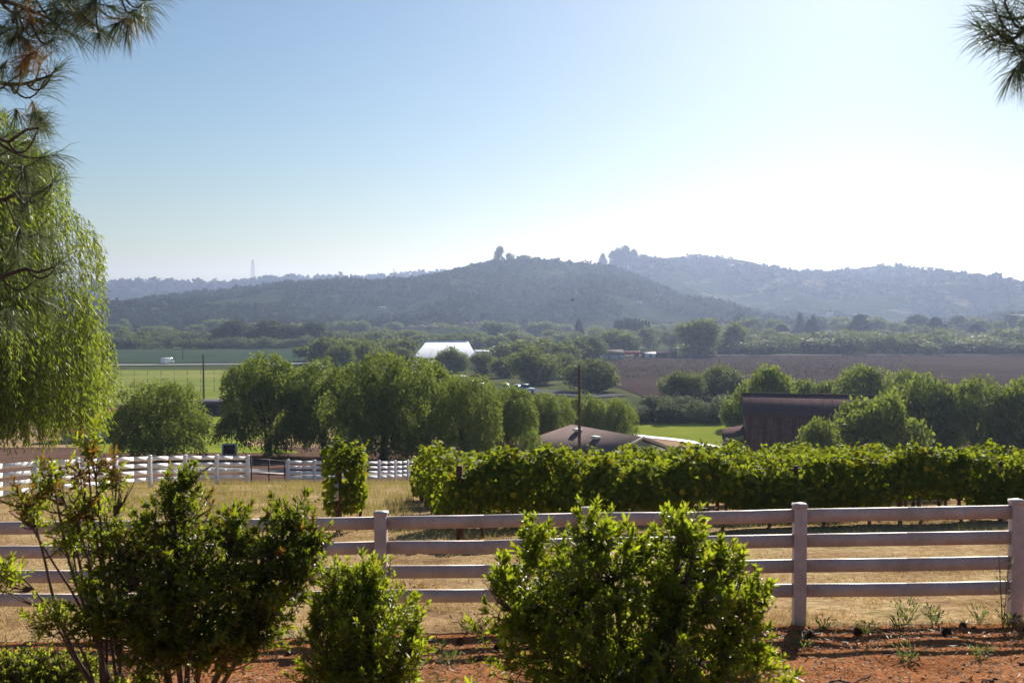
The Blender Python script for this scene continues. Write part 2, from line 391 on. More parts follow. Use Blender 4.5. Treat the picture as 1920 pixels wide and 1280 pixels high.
sheet('mulch_bed', np.arange(1.0, 10.3, 0.05), -9.0, 9.0, 300, M['mulch'], 0.03, rough=0.045, rscale=1.5)
sheet('mulched_yard', np.arange(44, 112, 0.8), lambda y: -0.62 * y, lambda y: -0.07 * y, 40, M['bark_ground'], 0.03)
sheet('lawn', np.arange(100, 178, 1.0), lambda y: -0.42 * y, lambda y: -0.245 * y + 3 * math.sin(y * 0.2), 16, M['lawn'], 0.05)
sheet('lawn', np.arange(110, 150, 1.0), lambda y: 0.09 * y, lambda y: 0.25 * y, 24, M['lawn'], 0.05)
sheet('green_field', np.arange(186, 352, 4.0), lambda y: -0.62 * y, lambda y: -0.13 * y, 24, M['pasture'], 0.12)
sheet('crop_field', np.arange(405, 585, 10.0), lambda y: -0.72 * y, lambda y: -0.16 * y, 20, M['teal_crop'], 0.2)
sheet('ploughed_field', np.arange(205, 492, 6.0), lambda y: (0.075 + 0.06 * max(0.0, (300 - y) / 95)) * y, lambda y: 0.75 * y, 30, M['ploughed'], 0.12)
ribbon('road', [(-330, 372), (-160, 384), (-105, 393), (-60, 404), (-20, 425)], 9.0, M['road'], 0.35, step=5)
ribbon('field_track', [(45, 474), (120, 488), (260, 496), (420, 500)], 4.0, M['gravel'], 0.3, step=6)
ribbon('gravel_drive', [(-40, 78), (-24, 74), (-12, 66), (-9.2, 64), (-7.0, 72), (-5.2, 84), (-1, 96)], 3.6, M['gravel'], 0.07)
ribbon('parking_road', [(-22, 282), (-12, 262), (0, 240), (12, 222), (22, 212)], 12.0, M['asphalt'], 0.2, step=3)
_bank = [onland(a, landd(a, b)) for a, b in ((1175, 815), (1210, 821), (1245, 823), (1280, 828), (1315, 834), (1352, 843))]
ribbon('white_kerb', [(p.x, p.y) for p in _bank], 1.6, M['kerb_white'], 0.14)
ribbon('earth_path', [(p.x - 0.8, p.y - 4.4) for p in _bank], 7.0, M['tan_earth'], 0.09)

# ------------------------------------------------------------------ hills
def hill_height(prof, D, foot, amp, seed):
    px = np.array([p[0] for p in prof], float); py = np.array([p[1] for p in prof], float)
    def zf(X, Y):
        ridge = (560 - np.interp(960 + F * X / D, px, py)) / F * D
        t = (Y - foot) / (D - foot)
        up = np.where(t < 1, np.clip(t, 0, 1) ** 1.15, np.clip(1 - (t - 1) * 1.1, 0, 1))
        up = up * up * (3 - 2 * up) * 0.5 + up * 0.5
        n = fbm(X / 210 + seed, Y / 260 + seed * 2, 4)
        spur = 1 - np.abs(vnoise(X / 150 + seed * 3, Y / 420 + seed)) * 1.5
        mid = np.clip(4 * t * (1 - t), 0, 1)
        return -33 + (ridge + 33) * up + amp * mid * (0.7 * n + 0.55 * spur - 0.25)
    return zf
def hillmat(name, brush, grass, cut, scale):
    m, nt, p = nmat(name)
    a = _noise(nt, scale, 6.0, 0.62); b = _noise(nt, 0.09, 3.0, 0.7)
    c = _ramp(nt, a, [(cut - 0.05, brush), (cut + 0.05, grass)])
    g = _ramp(nt, b, [(0.3, (0.45, 0.5, 0.5)), (0.7, (1.3, 1.25, 1.2))])
    nt.links.new(_mix(nt, 1.0, c, g, 'MULTIPLY'), p.inputs['Base Color']); p.inputs['Roughness'].default_value = 0.95
    p.inputs['Specular IOR Level'].default_value = 0.0
    return m
M['hill_brush'] = hillmat('chaparral_slope', (0.042, 0.053, 0.025), (0.15, 0.115, 0.07), 0.68, 0.012)
M['hill_grass'] = hillmat('grassy_slope', (0.045, 0.055, 0.028), (0.22, 0.17, 0.10), 0.60, 0.011)
M['hillscrub'] = leafmat('scrub_leaf', (0.026, 0.038, 0.016), (0.045, 0.06, 0.025), (0.03, 0.04, 0.012), 0.12, 0.8, 0.02, spec=0.03)

def hill(name, prof, D, foot, back, x0, x1, nx, ny, mat, amp, seed, scrub, scrub_size):
    zf = hill_height(prof, D, foot, amp, seed)
    ys = np.concatenate([np.linspace(foot - 40, D, ny), np.linspace(D, back, ny // 3)[1:]]); xs = np.linspace(x0, x1, nx)
    X, Y = np.meshgrid(xs, ys); Z = zf(X, Y) + 1.5 * fbm(X / 14, Y / 14, 2)
    i = np.arange(len(ys) - 1)[:, None] * nx; j = np.arange(nx - 1)[None]
    Q = np.stack([i + j, i + j + 1, i + nx + j + 1, i + nx + j], -1).reshape(-1, 4)
    h = MB().add(np.stack([X, Y, Z], -1).reshape(-1, 3), Q).build(name, mat, smooth=True, kind='structure')
    # scrub canopy on the slope that faces the valley
    r = np.random.default_rng(int(seed * 10) + 1)
    n = scrub
    t = r.random(n) ** 0.8; Yp = foot + (D - foot) * (t * 1.02); half = 0.62 * Yp
    Xp = r.uniform(-1, 1, n) * half
    keep = fbm(Xp / 90 + seed, Yp / 120, 3) > (-0.35 if 'grass' not in mat.name else 0.08)
    keep |= (t > 0.965) & (fbm(Xp / 60, Yp * 0 + seed, 2) > -0.35)
    keep &= (Xp > x0) & (Xp < x1)
    Xp, Yp = Xp[keep], Yp[keep]; n = len(Xp); Zp = zf(Xp, Yp)
    size = scrub_size * r.uniform(0.5, 1.25, n) * (1 + 0.5 * (r.random(n) > 0.93))
    k = 16
    C = np.repeat(np.stack([Xp, Yp, Zp], 1), k, 0); s = np.repeat(size, k)[:, None]
    d = rdir(n * k, r); d[:, 2] = np.abs(d[:, 2])
    P = C + d * s * np.array([0.62, 0.62, 0.62]) * r.uniform(0.55, 1, (n * k, 1))
    V, Qd = leaf_rhombs(P, rdir(n * k, r) + np.array([0, 0, 0.3]), d + 0.4 * rdir(n * k, r), s[:, 0] * 0.55, s[:, 0] * 0.5)
    MB().add(V, Qd).build('hill_scrub', M['hillscrub'], kind='stuff')
    return zf
far_prof = [(-900, 560), (0, 540), (170, 534), (230, 530), (300, 527), (340, 532), (400, 534), (450, 531), (520, 523), (560, 521), (640, 523), (700, 520), (760, 514), (830, 511), (900, 515), (1200, 530), (1600, 540), (1750, 536), (1840, 537), (1920, 548), (2100, 556), (3000, 570)]
main_prof = [(-1500, 604), (100, 604), (200, 590), (300, 560), (380, 548), (480, 540), (560, 531), (650, 528), (720, 530), (800, 522), (860, 509), (900, 497), (935, 490), (985, 485), (1040, 489), (1100, 494), (1150, 503), (1200, 522), (1260, 552), (1330, 582), (1400, 600), (1600, 606), (3000, 606)]
right_prof = [(-1000, 606), (700, 600), (900, 548), (1100, 508), (1150, 494), (1230, 484), (1300, 480), (1360, 484), (1420, 497), (1490, 510), (1560, 511), (1620, 501), (1660, 499), (1700, 507), (1750, 520), (1800, 528), (1850, 541), (1920, 554), (2100, 572), (2700, 590)]
hz_far = hill('far_ridge', far_prof, 2700, 2000, 3500, -3000, 3000, 320, 40, M['hill_brush'], 14, 1.7, 6000, 14)
hz_main = hill('brushy_hill', main_prof, 1500, 930, 2000, -1500, 900, 300, 80, M['hill_brush'], 30, 4.3, 12000, 6.5)
hz_right = hill('grassy_hill', right_prof, 2000, 1150, 2700, -500, 2300, 280, 80, M['hill_grass'], 32, 7.9, 8000, 8)
# raised earth banks of the ponds at the foot of the hill
def bank(px0, px1, d, h, w, mat):
    a = onland(px0, d); b = onland(px1, d); n = 24; m = MB(); rows = []
    for k in range(n + 1):
        t = k / n; e = min(1, min(t, 1 - t) * 7); hh = h * e * (0.92 + 0.08 * math.sin(k * 1.7))
        p = a.lerp(b, t); rows.append([(p.x, p.y - w, p.z - 1), (p.x, p.y - w * 0.35, p.z + hh), (p.x, p.y + w * 0.35, p.z + hh), (p.x, p.y + w, p.z - 1)])
    V = np.array(rows).reshape(-1, 3); Q = [(4 * k + i, 4 * k + i + 1, 4 * k + 5 + i, 4 * k + 4 + i)[::-1] for k in range(n) for i in range(3)]
    return m.add(V, np.array(Q)).build('earth_bank', mat, smooth=False, kind='structure')
bank(735, 930, 800, 5.0, 16, M['teal_crop']); bank(742, 880, 850, 8.3, 12, M['tan_earth']); bank(860, 925, 885, 10.5, 12, M['tan_earth'])

# ------------------------------------------------------------------ white rail fences
POST_W = 0.13
def rail_fence(name, pts, label, cat='fence', h=1.31, rails=(1.255, 0.985, 0.715, 0.45), rail_h=0.135, group=None, mat=None):
    """pts: ground positions of the posts; every post, cap and rail is a part"""
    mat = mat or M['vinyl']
    o = Vector(pts[0]); root = empty(name, o, label, cat, group)
    capme = None
    for k, p in enumerate(pts):
        p = Vector(p); q = p - o
        b = MB(); w = POST_W
        ang = math.atan2((Vector(pts[min(k + 1, len(pts) - 1)]) - Vector(pts[max(k - 1, 0)])).y, (Vector(pts[min(k + 1, len(pts) - 1)]) - Vector(pts[max(k - 1, 0)])).x)
        lean = random.uniform(-0.008, 0.008)
        b.box((0, 0, (h - 0.03 - 0.3) / 2), (w, w, h - 0.03 + 0.3))
        post = b.build('post', mat, root); post.location = q; post.rotation_euler = (lean, random.uniform(-0.006, 0.006), ang)
        _bevel(post, 0.008)
        c = MB(); e = w / 2 + 0.006
        V = [(-e, -e, 0), (e, -e, 0), (e, e, 0), (-e, e, 0), (-e, -e, 0.03), (e, -e, 0.03), (e, e, 0.03), (-e, e, 0.03), (0, 0, 0.05)]
        c.add(V, [(3, 2, 1, 0), (0, 1, 5, 4), (1, 2, 6, 5), (2, 3, 7, 6), (3, 0, 4, 7), (4, 5, 8), (5, 6, 8), (6, 7, 8), (7, 4, 8)])
        cap = c.build('cap', mat, post); cap.location = (0, 0, h - 0.03)
    for k in range(len(pts) - 1):
        a, b_ = Vector(pts[k]) - o, Vector(pts[k + 1]) - o
        d = (b_ - a).normalized() * (POST_W * 0.46)
        for zr in rails:
            m = MB(); sag = random.uniform(0.0, 0.012)
            mid = (a + b_) / 2 + Vector((0, 0, zr - rail_h / 2 - sag))
            p0 = a + d + Vector((0, 0, zr - rail_h / 2)); p1 = b_ - d + Vector((0, 0, zr - rail_h / 2))
            m.bar(p0, mid, 0.042, rail_h); m.bar(mid, p1, 0.042, rail_h)
            r = m.build('rail', mat, root)
    return root
def _bevel(o, w):
    md = o.modifiers.new('edge', 'BEVEL'); md.width = w; md.segments = 2
s_, k_ = 2.245, 0.0529
fp = []
for n in range(-6, 4):
    x = 3.065 + s_ * n; y = 10.5 - k_ * s_ * n
    fp.append((x, y, gz(x, y)))
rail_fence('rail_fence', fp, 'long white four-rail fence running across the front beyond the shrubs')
lp = [onland(p, d) for p, d in ((-200, 26.5), (-75, 28.8), (61, 32.3), (140, 34.6), (212, 37.0), (277, 39.3), (343, 41.2), (403, 42.8), (461, 44.4))]
rail_fence('rail_fence', lp, 'white four-rail fence beyond the dry grass, ending at the wire gate', h=1.3, rails=(1.25, 0.97, 0.69, 0.41), mat=M['vinyl_far'], rail_h=0.16)
rp = [onland(p, d) for p, d in ((537, 50.0), (587, 51.4), (650, 53.6), (709, 56.4), (739, 58.3), (763, 60.2), (782, 62.0))]
rail_fence('rail_fence', rp, 'far white four-rail fence between the wire gate and the grapevine rows', h=1.24, rails=(1.19, 0.92, 0.65, 0.39), mat=M['vinyl_far'], rail_h=0.16)

# wire gate between the two far fences
ga, gb = onland(468, 45.0), onland(531, 49.6); o = ga
g = empty('wire_gate', ga, 'dark wire gate with white bottom bar between two white fences', 'gate')
d = gb - ga
for t in (0.0, 0.5, 1.0):
    p = d * t; MB().tube([p + Vector((0, 0, -0.2)), p + Vector((0, 0, 1.2))], 0.03).build('gate_post', M['black_pipe'], g)
MB().bar(Vector((0, 0, 1.17)), d + Vector((0, 0, 1.17)), 0.035, 0.035).build('top_bar', M['black_pipe'], g)
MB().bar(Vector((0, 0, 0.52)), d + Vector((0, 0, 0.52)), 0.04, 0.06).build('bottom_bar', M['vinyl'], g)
wm = MB()
for k in range(1, 16):
    p = d * (k / 16); wm.bar(p + Vector((0, 0, 0.1)), p + Vector((0, 0, 1.15)), 0.008, 0.008)
for z in (0.1, 0.3, 0.75, 0.95): wm.bar(Vector((0, 0, z)), d + Vector((0, 0, z)), 0.008, 0.008)
wm.build('wire_mesh', M['black_pipe'], g, kind='stuff')

# dark pipe fences by the lower lawn
def pipe_fence(pts, label, h, rails, r=0.045, mat=None):
    mat = mat or M['black_pipe']; o = Vector(pts[0]); root = empty('pipe_fence', o, label, 'fence')
    for p in pts:
        q = Vector(p) - o; MB().tube([q - Vector((0, 0, 0.2)), q + Vector((0, 0, h))], r).build('post', mat, root)
    for a, b in zip(pts[:-1], pts[1:]):
        for z in rails:
            MB().tube([Vector(a) - o + Vector((0, 0, z)), Vector(b) - o + Vector((0, 0, z))], r * 0.85).build('rail', mat, root)
    return root
pipe_fence([onland(p, d) for p, d in ((380, 121), (405, 118), (431, 114.5), (459, 111), (487, 107.5), (515, 104), (545, 100.5))], 'dark pipe fence sloping down beside the bright green lawn', 1.75, (1.72, 0.9))
pipe_fence([onland(p, d) for p, d in ((372, 150), (394, 148), (418, 146), (442, 144), (466, 142))], 'low dark rail fence in front of the slate shed', 1.25, (1.22, 0.7))
pipe_fence([onland(p, d) for p, d in ((190, 128), (200, 128), (210, 128), (220, 128), (232, 128), (244, 128))], 'short dark-posted pen fence below the dark red roof', 1.3, (1.25, 0.85, 0.45), 0.04)
# thin wire fences across the green field
for i, (d0, d1, lab) in enumerate(((222, 232, 'nearer thin wire fence across the green field'), (262, 275, 'middle thin wire fence across the green field'), (308, 322, 'thin wire fence across the green field, next to the road'))):
    ps = [onland(150 + 300 * t, d0 + (d1 - d0) * t) for t in np.linspace(0, 1, 13)]
    o = ps[0]; root = empty('wire_fence', o, lab, 'fence')
    for p in ps: MB().box(p - o + Vector((0, 0, 0.8)), (0.11, 0.11, 1.8)).build('post', M['pole'], root)
    for z in (0.7, 1.5):
        MB().tube([p - o + Vector((0, 0, z)) for p in ps], 0.022, 4).build('wire', M['wire'], root)

# ------------------------------------------------------------------ grapevine rows
def vine_row(x0, y0, L, lab, seed, dv=(0.986, 0.166), dens=1.0, sleeve=False, shoots=40, w=0.46, post_step=2.42, toph=1.44):
    """a trellised row that starts at x0, y0 and runs L metres along dv"""
    r = np.random.default_rng(seed); oz = gz(x0, y0)
    root = empty('grapevine_row', (x0, y0, oz), lab, 'grapevine', 'rows of grapevines behind the front fence')
    dx, dy = dv; lx, ly = -dy, dx                       # along, and across away from the camera
    def pos(s, lat=0.0):
        s = np.asarray(s, float); x = x0 + dx * s + lx * lat; y = y0 + dy * s + ly * lat
        return np.stack([x - x0, y - y0, tz(x, y) - oz], -1)
    n = int(1450 * L * dens); s = r.random(n) * (L + 0.35) - 0.3
    top = toph + 0.24 * vnoise(s * 0.8 + seed, s * 0 + seed) + 0.20 * vnoise(s * 2.6, s * 0 + seed) + 0.08 * vnoise(s * 7.0, s * 0 + seed)
    top = top + 0.14 * np.exp(-np.maximum(s, 0) / 2.5)
    low = 0.40 + 0.30 * vnoise(s * 1.1 + 5, s * 0 + seed * 2)
    z0v = r.random(n) * 2.5; a = r.random(n) * 2 * np.pi; rr = 0.25 + 0.75 * r.random(n) ** 0.6
    cz = (top + low) / 2; hz = (top - low) / 2
    sq = lambda c, e: np.sign(c) * np.abs(c) ** e        # squarer than an ellipse: flat curtain sides
    lat = sq(np.cos(a), 0.7) * rr * w * (1 + 0.38 * vnoise(s * 1.5, z0v + 3 + seed)); z = cz + sq(np.sin(a), 0.8) * rr * hz
    P = pos(s, lat) + np.stack([0 * s, 0 * s, z], -1)
    oc = np.stack([np.cos(a) * lx, np.cos(a) * ly, np.sin(a) * 0.7 + 0.25], -1) + np.array([dx, dy, 0]) * (r.normal(size=n) * 0.4)[:, None]
    D = oc * 0.5 + np.array([0, 0, -0.55]) + 0.6 * rdir(n, r); N = oc + 0.55 * rdir(n, r)
    sz = r.uniform(0.075, 0.145, n)
    V, Q = leaf_blades(P, D, N, sz, sz * 1.1, 0.2, 1.0, 0.62, 0.3, 0.72, 0.12)
    fol = MB().add(V, Q); can = MB()
    for k in range(shoots):                       # canes that stick out of the hedge
        s0 = r.random() * L; up = r.random() < 0.6; side = -1 if r.random() < 0.7 else 1
        b = pos(s0, side * w * (0.5 if up else 0.95)) + np.array([0, 0, toph - 0.2 if up else r.uniform(0.65, 1.25)])
        ln = r.uniform(0.3, 0.7) * (1.5 if r.random() < 0.2 else 1.0) if up else r.uniform(0.4, 0.9); t = np.linspace(0, 1, 7)[:, None]
        al = r.choice([-1, 1]) * r.uniform(0.3, 1.0)
        dr = np.array([dx, dy, 0]) * al + np.array([lx, ly, 0]) * side * 0.3 + np.array([0, 0, r.uniform(0.5, 1.2) if up else 0.0]); dr /= np.linalg.norm(dr)
        C = b + dr * t * ln + np.array([0, 0, -0.35 * ln]) * t * t * (0.6 if up else 1.0)
        can.tube(C, np.linspace(0.006, 0.002, 7), 4, cap=False)
        m = 12; tt = np.linspace(0.1, 1, m); PC = np.stack([np.interp(tt, t[:, 0], C[:, c]) for c in range(3)], 1)
        D2 = 0.8 * rdir(m, r) + np.array([0, 0, -0.2]); N2 = rdir(m, r) + np.array([0, -0.3, 0.9]); z2 = np.linspace(0.12, 0.06, m) * r.uniform(0.8, 1.1)
        V, Q = leaf_blades(PC, D2, N2, z2, z2 * 1.05, 0.2, 1.0, 0.62, 0.3, 0.72, 0.1); fol.add(V, Q)
    fol.build('foliage', M['vineleaf'], root, kind='stuff')
    can.build('cane', M['vine_wood'], root, kind='stuff')
    s = 0.45
    while s < L:
        b = pos(s, r.uniform(-0.05, 0.05)); t = np.linspace(0, 1, 6)[:, None]
        C = b + np.array([0, 0, 1.0]) * t + np.concatenate([0.05 * np.sin(t * 5 + r.random() * 6), 0.06 * np.sin(t * 4 + r.random() * 6), 0 * t - 0.05 * (t == 0)], 1)
        MB().tube(C, np.linspace(0.042, 0.026, 6), 6).build('trunk', M['vine_wood'], root, smooth=True)
        s += r.uniform(0.95, 1.3)
    s = 0.0; k = 0
    while s <= L + 0.1:
        b = pos(s, -0.06 if k else -0.25); big = k == 0
        MB().tube([b + np.array([0, 0, -0.2]), b + np.array([0, 0.03, 1.5 if big else 1.3])], 0.07 if big else 0.05, 8).build('post', M['rust'], root, smooth=True)
        s += post_step; k += 1
    for z in (0.45, 0.9, 1.25):
        MB().tube(pos(np.linspace(0, L, 12)) + np.array([0, 0, z]), 0.006, 4, cap=False).build('wire', M['wire'], root)
    if sleeve:
        b = pos(-0.02, -0.3); MB().tube([b + np.array([-0.03, -0.02, 0.72]), b + np.array([-0.03, 0, 1.12])], 0.06, 8).build('sleeve', M['tubewhite'], root, smooth=True)
    return root
def rx(px, d): return (px - 960) / F * d
vine_row(rx(645, 22.3) - 0.15, 22.3, 0.55, 'single narrow grapevine on a stake, standing apart from the vineyard', 21, dens=1.5, sleeve=True, shoots=16, w=0.34, toph=1.72)
vnames = ['front grapevine row, a long leafy wall right behind the fence', 'second grapevine row, its end post showing just behind the front row',
          'third grapevine row, its end seen in the gap of the vineyard', 'fourth grapevine row, its end low in the vineyard gap',
          'fifth grapevine row, its end far along the vineyard gap', 'last grapevine row, closest to the far white fence']
for k in range(6):
    y0 = 20.0 + 2.3 * k; x0 = -1.09 - 0.157 * (y0 - 20.0)
    vine_row(x0, y0, 17.5 if k == 0 else 15.0, vnames[k], 31 + k, dens=1.0 if k == 0 else 0.62, shoots=120 if k == 0 else 26)

# ------------------------------------------------------------------ trees
def limbs(mb, r, h_fork, spread, top, n, rt, lean=0.0):
    """a tapered trunk that forks into limbs"""
    t = np.linspace(0, 1, 6)[:, None]
    T = np.concatenate([lean * t ** 1.5 + 0.06 * np.sin(t * 5), 0.05 * np.sin(t * 4 + 1), t * h_fork - 0.25 * (t == 0)], 1)
    mb.tube(T, np.linspace(rt * 1.25, rt * 0.8, 6), 8)
    tips = []
    for k in range(n):
        a = 2 * math.pi * (k + r.random() * 0.6) / n; sp = spread * r.uniform(0.45, 1.0); tp = top * r.uniform(0.7, 1.0)
        t = np.linspace(0, 1, 8)[:, None]
        C = T[-1] + np.concatenate([math.cos(a) * sp * t ** 0.9, math.sin(a) * sp * t ** 0.9, (tp - h_fork) * t ** 0.8], 1) + 0.12 * spread * 0.2 * np.sin(t * 7 + k)
        mb.tube(C, np.linspace(rt * 0.62, rt * 0.12, 8), 6); tips.append(C[-1])
    return tips
def pepper_meshes(name, seed, H=8.0, Rw=4.0, lobes=27, strands=105, step=0.125, ll=0.27, lw=0.105, low=0.1, mat=None, hang=(0.5, 1.8), taper=0.0, rand=0.65, strings=False):
    """weeping tree: domed lobes whose strands of narrow leaflets hang like curtains"""
    r = np.random.default_rng(seed); tm = MB()
    limbs(tm, r, H * 0.22, Rw * 0.55, H * 0.75, 6, 0.035 * H, r.uniform(-0.3, 0.3))
    PL, DL = [], []
    cs = [(0, 0, H * 0.84, Rw * 0.34)]
    for k in range(lobes - 1):
        f = (k + 0.5) / (lobes - 1); zc = 0.15 + 0.66 * f ** 1.15             # from low skirts up to the dome
        a = k * 2.4 + r.random() * 0.7; q = Rw * math.sqrt(max(0.05, 1 - ((zc - 0.25) / 0.68) ** 2)) * r.uniform(0.52, 0.88) * (1 - taper * max(0, zc - 0.35))
        cs.append((math.cos(a) * q, math.sin(a) * q, H * (zc + r.uniform(-0.05, 0.05)), Rw * r.uniform(0.22, 0.40)))
    for cx, cy, cz, cr in cs:
        lobe_hang = r.uniform(0.7, 1.2)
        for s in range(strands):
            d = rdir(1, r)[0]; d[2] = abs(d[2]) * 0.9 + 0.05
            ln = r.uniform(*hang) * H / 8 * lobe_hang; p = np.array([cx, cy, cz]) + d * cr * r.uniform(0.7, 1.08)
            hor = np.array([d[0], d[1], 0]); hor /= (np.linalg.norm(hor) + 1e-6)
            m = max(3, int(ln / step)); t = np.arange(m) * step
            over = 0.28 * (1 - np.exp(-t / 0.4))
            Pn = p + hor * over[:, None] * r.uniform(0.4, 1.6) + np.array([0, 0, 1.0]) * (0.10 * np.sin(np.minimum(t, 0.6) / 0.6 * 3.14) - np.maximum(0, t - 0.15) * r.uniform(0.85, 1))[:, None]
            Pn = Pn + r.normal(size=(m, 3)) * 0.06
            Pn = Pn[Pn[:, 2] > low + r.random() * 0.8]
            PL.append(Pn); DL.append(hor[None] * 0.4 + np.array([0, 0, -0.6]) * (1.5 if strings else 1) + rand * rdir(len(Pn), r))
            if strings and len(Pn) > 3: tm.tube(Pn - np.array([0, 0, 0.02]), 0.006, 3, cap=False)
    # a looser inner filling
    m = 2600; d = rdir(m, r); Pn = np.array([0, 0, H * 0.55]) + d * np.array([Rw * 0.6, Rw * 0.6, H * 0.3]) * r.random((m, 1)) ** 0.5
    PL.append(Pn); DL.append(0.8 * rdir(m, r) + np.array([0, 0, -0.5]))
    P = np.concatenate(PL); D = np.concatenate(DL); n = len(P)
    V, Q = leaf_rhombs(P, D, rdir(n, r), ll * r.uniform(0.6, 1.25, n), lw * r.uniform(0.7, 1.3, n))
    return tm.mesh(name + '_trunk', M['bark'], True), MB().add(V, Q).mesh(name + '_crown', mat or M['pepper'])
def round_meshes(name, seed, H, Rw, lobes, per, leaf, mat, low=0.22, flat=0.8, trunk_f=0.25, tall=False):
    r = np.random.default_rng(seed); tm = MB()
    limbs(tm, r, H * trunk_f, Rw * 0.55, H * 0.8, 5, 0.03 * H)
    PL, NL = [], []
    for k in range(lobes):
        d = rdir(1, r)[0]
        if tall: c = np.array([d[0] * Rw * 0.5, d[1] * Rw * 0.5, H * (low + (0.9 - low) * (k + 0.5) / lobes)]); cr = Rw * r.uniform(0.32, 0.55)
        else:
            d[2] = d[2] * 0.75 + 0.15; q = r.uniform(0.45, 0.72)
            c = np.array([d[0] * Rw * q, d[1] * Rw * q, H * (0.47 + d[2] * 0.38)]); cr = Rw * r.uniform(0.30, 0.46)
        e = rdir(per, r); P = c + e * cr * np.array([1, 1, flat]) * (0.55 + 0.45 * r.random((per, 1)) ** 0.5) * (1 + 0.12 * r.normal(size=(per, 1)))
        PL.append(P); NL.append(e)
    P = np.concatenate(PL); E = np.concatenate(NL)
    k = P[:, 2] > H * low * (0.8 + 0.4 * r.random(len(P))); P, E = P[k], E[k]; n = len(P)
    V, Q = leaf_rhombs(P, 0.9 * rdir(n, r) + np.array([0, 0, 0.1]), E + 0.8 * rdir(n, r), leaf * r.uniform(0.6, 1.3, n), leaf * 0.62 * r.uniform(0.7, 1.2, n))
    return tm.mesh(name + '_trunk', M['bark'], True), MB().add(V, Q).mesh(name + '_crown', mat)
def spire_meshes(name, seed, H, Rw, n, leaf, mat):
    r = np.random.default_rng(seed); tm = MB().tube([(0, 0, -0.2), (0, 0, H * 0.85)], [0.03 * H, 0.006 * H], 6)
    z = r.random(n) ** 1.2; a = r.random(n) * 6.283; rad = Rw * (1 - z) ** 0.75 * (0.6 + 0.4 * r.random(n)) * (1 + 0.2 * np.sin(a * 3 + z * 20))
    P = np.stack([np.cos(a) * rad, np.sin(a) * rad, H * (0.05 + 0.93 * z)], 1); E = np.stack([np.cos(a), np.sin(a), 0.4 + 0 * a], 1)
    V, Q = leaf_rhombs(P, np.stack([np.cos(a) * 0.3, np.sin(a) * 0.3, 1 + 0 * a], 1) + 0.5 * rdir(n, r), E + 0.5 * rdir(n, r), leaf, leaf * 0.6)
    return tm.mesh(name + '_trunk', M['bark'], True), MB().add(V, Q).mesh(name + '_crown', mat)
def bush_meshes(name, seed, H, Rw, lobes, per, leaf, mat):
    return round_meshes(name, seed, H, Rw, lobes, per, leaf, mat, low=0.04, trunk_f=0.12, flat=0.9)

TPL = {}
for k in range(4): TPL['pepper%d' % k] = (*pepper_meshes('pepper', 100 + k), 8.0, 4.0)
for k in range(3): TPL['round%d' % k] = (*round_meshes('round', 200 + k, 9.0, 6.5, 20, 480, 0.55, M['oakleaf'], low=0.05), 9.0, 6.5)
for k in range(3): TPL['olive%d' % k] = (*round_meshes('olive', 230 + k, 6.0, 4.0, 20, 480, 0.36, M['pepper'], low=0.03), 6.0, 4.0)
for k in range(2): TPL['oleander%d' % k] = (*bush_meshes('oleander', 250 + k, 5.0, 3.0, 14, 420, 0.30, M['oleander']), 5.0, 3.0)
for k in range(3): TPL['fartree%d' % k] = (*round_meshes('fartree', 300 + k, 12.0, 8.0, 16, 150, 1.35, M['oakleaf'], low=0.02), 12.0, 8.0)
for k in range(2): TPL['palebush%d' % k] = (*bush_meshes('palebush', 330 + k, 7.0, 7.0, 12, 130, 1.0, M['paleleaf']), 7.0, 7.0)
for k in range(3): TPL['euc%d' % k] = (*round_meshes('euc', 360 + k, 18.0, 7.5, 15, 190, 1.3, M['eucleaf'], low=0.16, flat=0.85, tall=k == 2), 18.0, 7.5)
TPL['cypress0'] = (*spire_meshes('cypress', 390, 12.0, 2.0, 700, 1.1, M['cypress']), 12.0, 2.0)
TPL['conifer0'] = (*spire_meshes('conifer', 391, 12.0, 4.0, 900, 1.2, M['cypress']), 12.0, 4.0)

def tree(name, tpl, x, y, w, h, label, cat='tree', group=None, rz=None, z=None, parts=True):
    tm, cm, H, Rw = TPL[tpl]
    zz = gz(x, y) if z is None else z
    sc = (w / (2 * Rw), w / (2 * Rw), h / H)
    rz = random.uniform(0, 6.28) if rz is None else rz
    root = empty(name, (x, y, zz), label, cat, group, rz, sc)
    linked('trunk', tm, root); linked('crown', cm, root)
    return root
def ptree(name, tpl, px, d, wpx, top, label, cat='tree', group=None, rz=None):
    """a tree surveyed from the photograph: column, depth, width in pixels, row of its top"""
    x = (px - 960) / F * d; w = wpx / F * d; z = gz(x, d)
    h = max(1.0, at(px, top, d).z - z)
    o = tree(name, tpl, x, d, w, h, label, cat, group, rz)
    if tpl[:5] in ('round', 'olive'): o.scale.z *= 1.14; o.location.z -= 0.11 * h
    return o

PG = 'weeping pepper trees on the slope'
PT = 'pepper_tree'
ptree(PT, 'pepper0', 296, 80, 190, 712, 'small rounded pepper tree standing alone behind the white fence', group=PG)
ptree(PT, 'pepper1', 500, 92, 185, 655, 'weeping pepper tree at the end of the clump beside the pipe fence', group=PG)
ptree(PT, 'pepper2', 605, 90, 165, 668, 'weeping pepper tree with a rounded head, second in the clump from the pipe fence', group=PG)
ptree(PT, 'pepper3', 718, 80, 215, 652, 'largest pepper tree in the middle of the weeping clump', group=PG)
ptree(PT, 'pepper1', 805, 88, 165, 668, 'weeping pepper tree just beyond the largest one in the clump', group=PG)
ptree(PT, 'pepper0', 872, 78, 145, 700, 'weeping pepper tree over the start of the vineyard', group=PG)
ptree(PT, 'pepper2', 948, 86, 140, 716, 'weeping pepper tree above the vines, nearer the house roof', group=PG)
ptree(PT, 'pepper3', 1022, 100, 108, 730, 'pepper tree directly behind the brown house roof', group=PG)
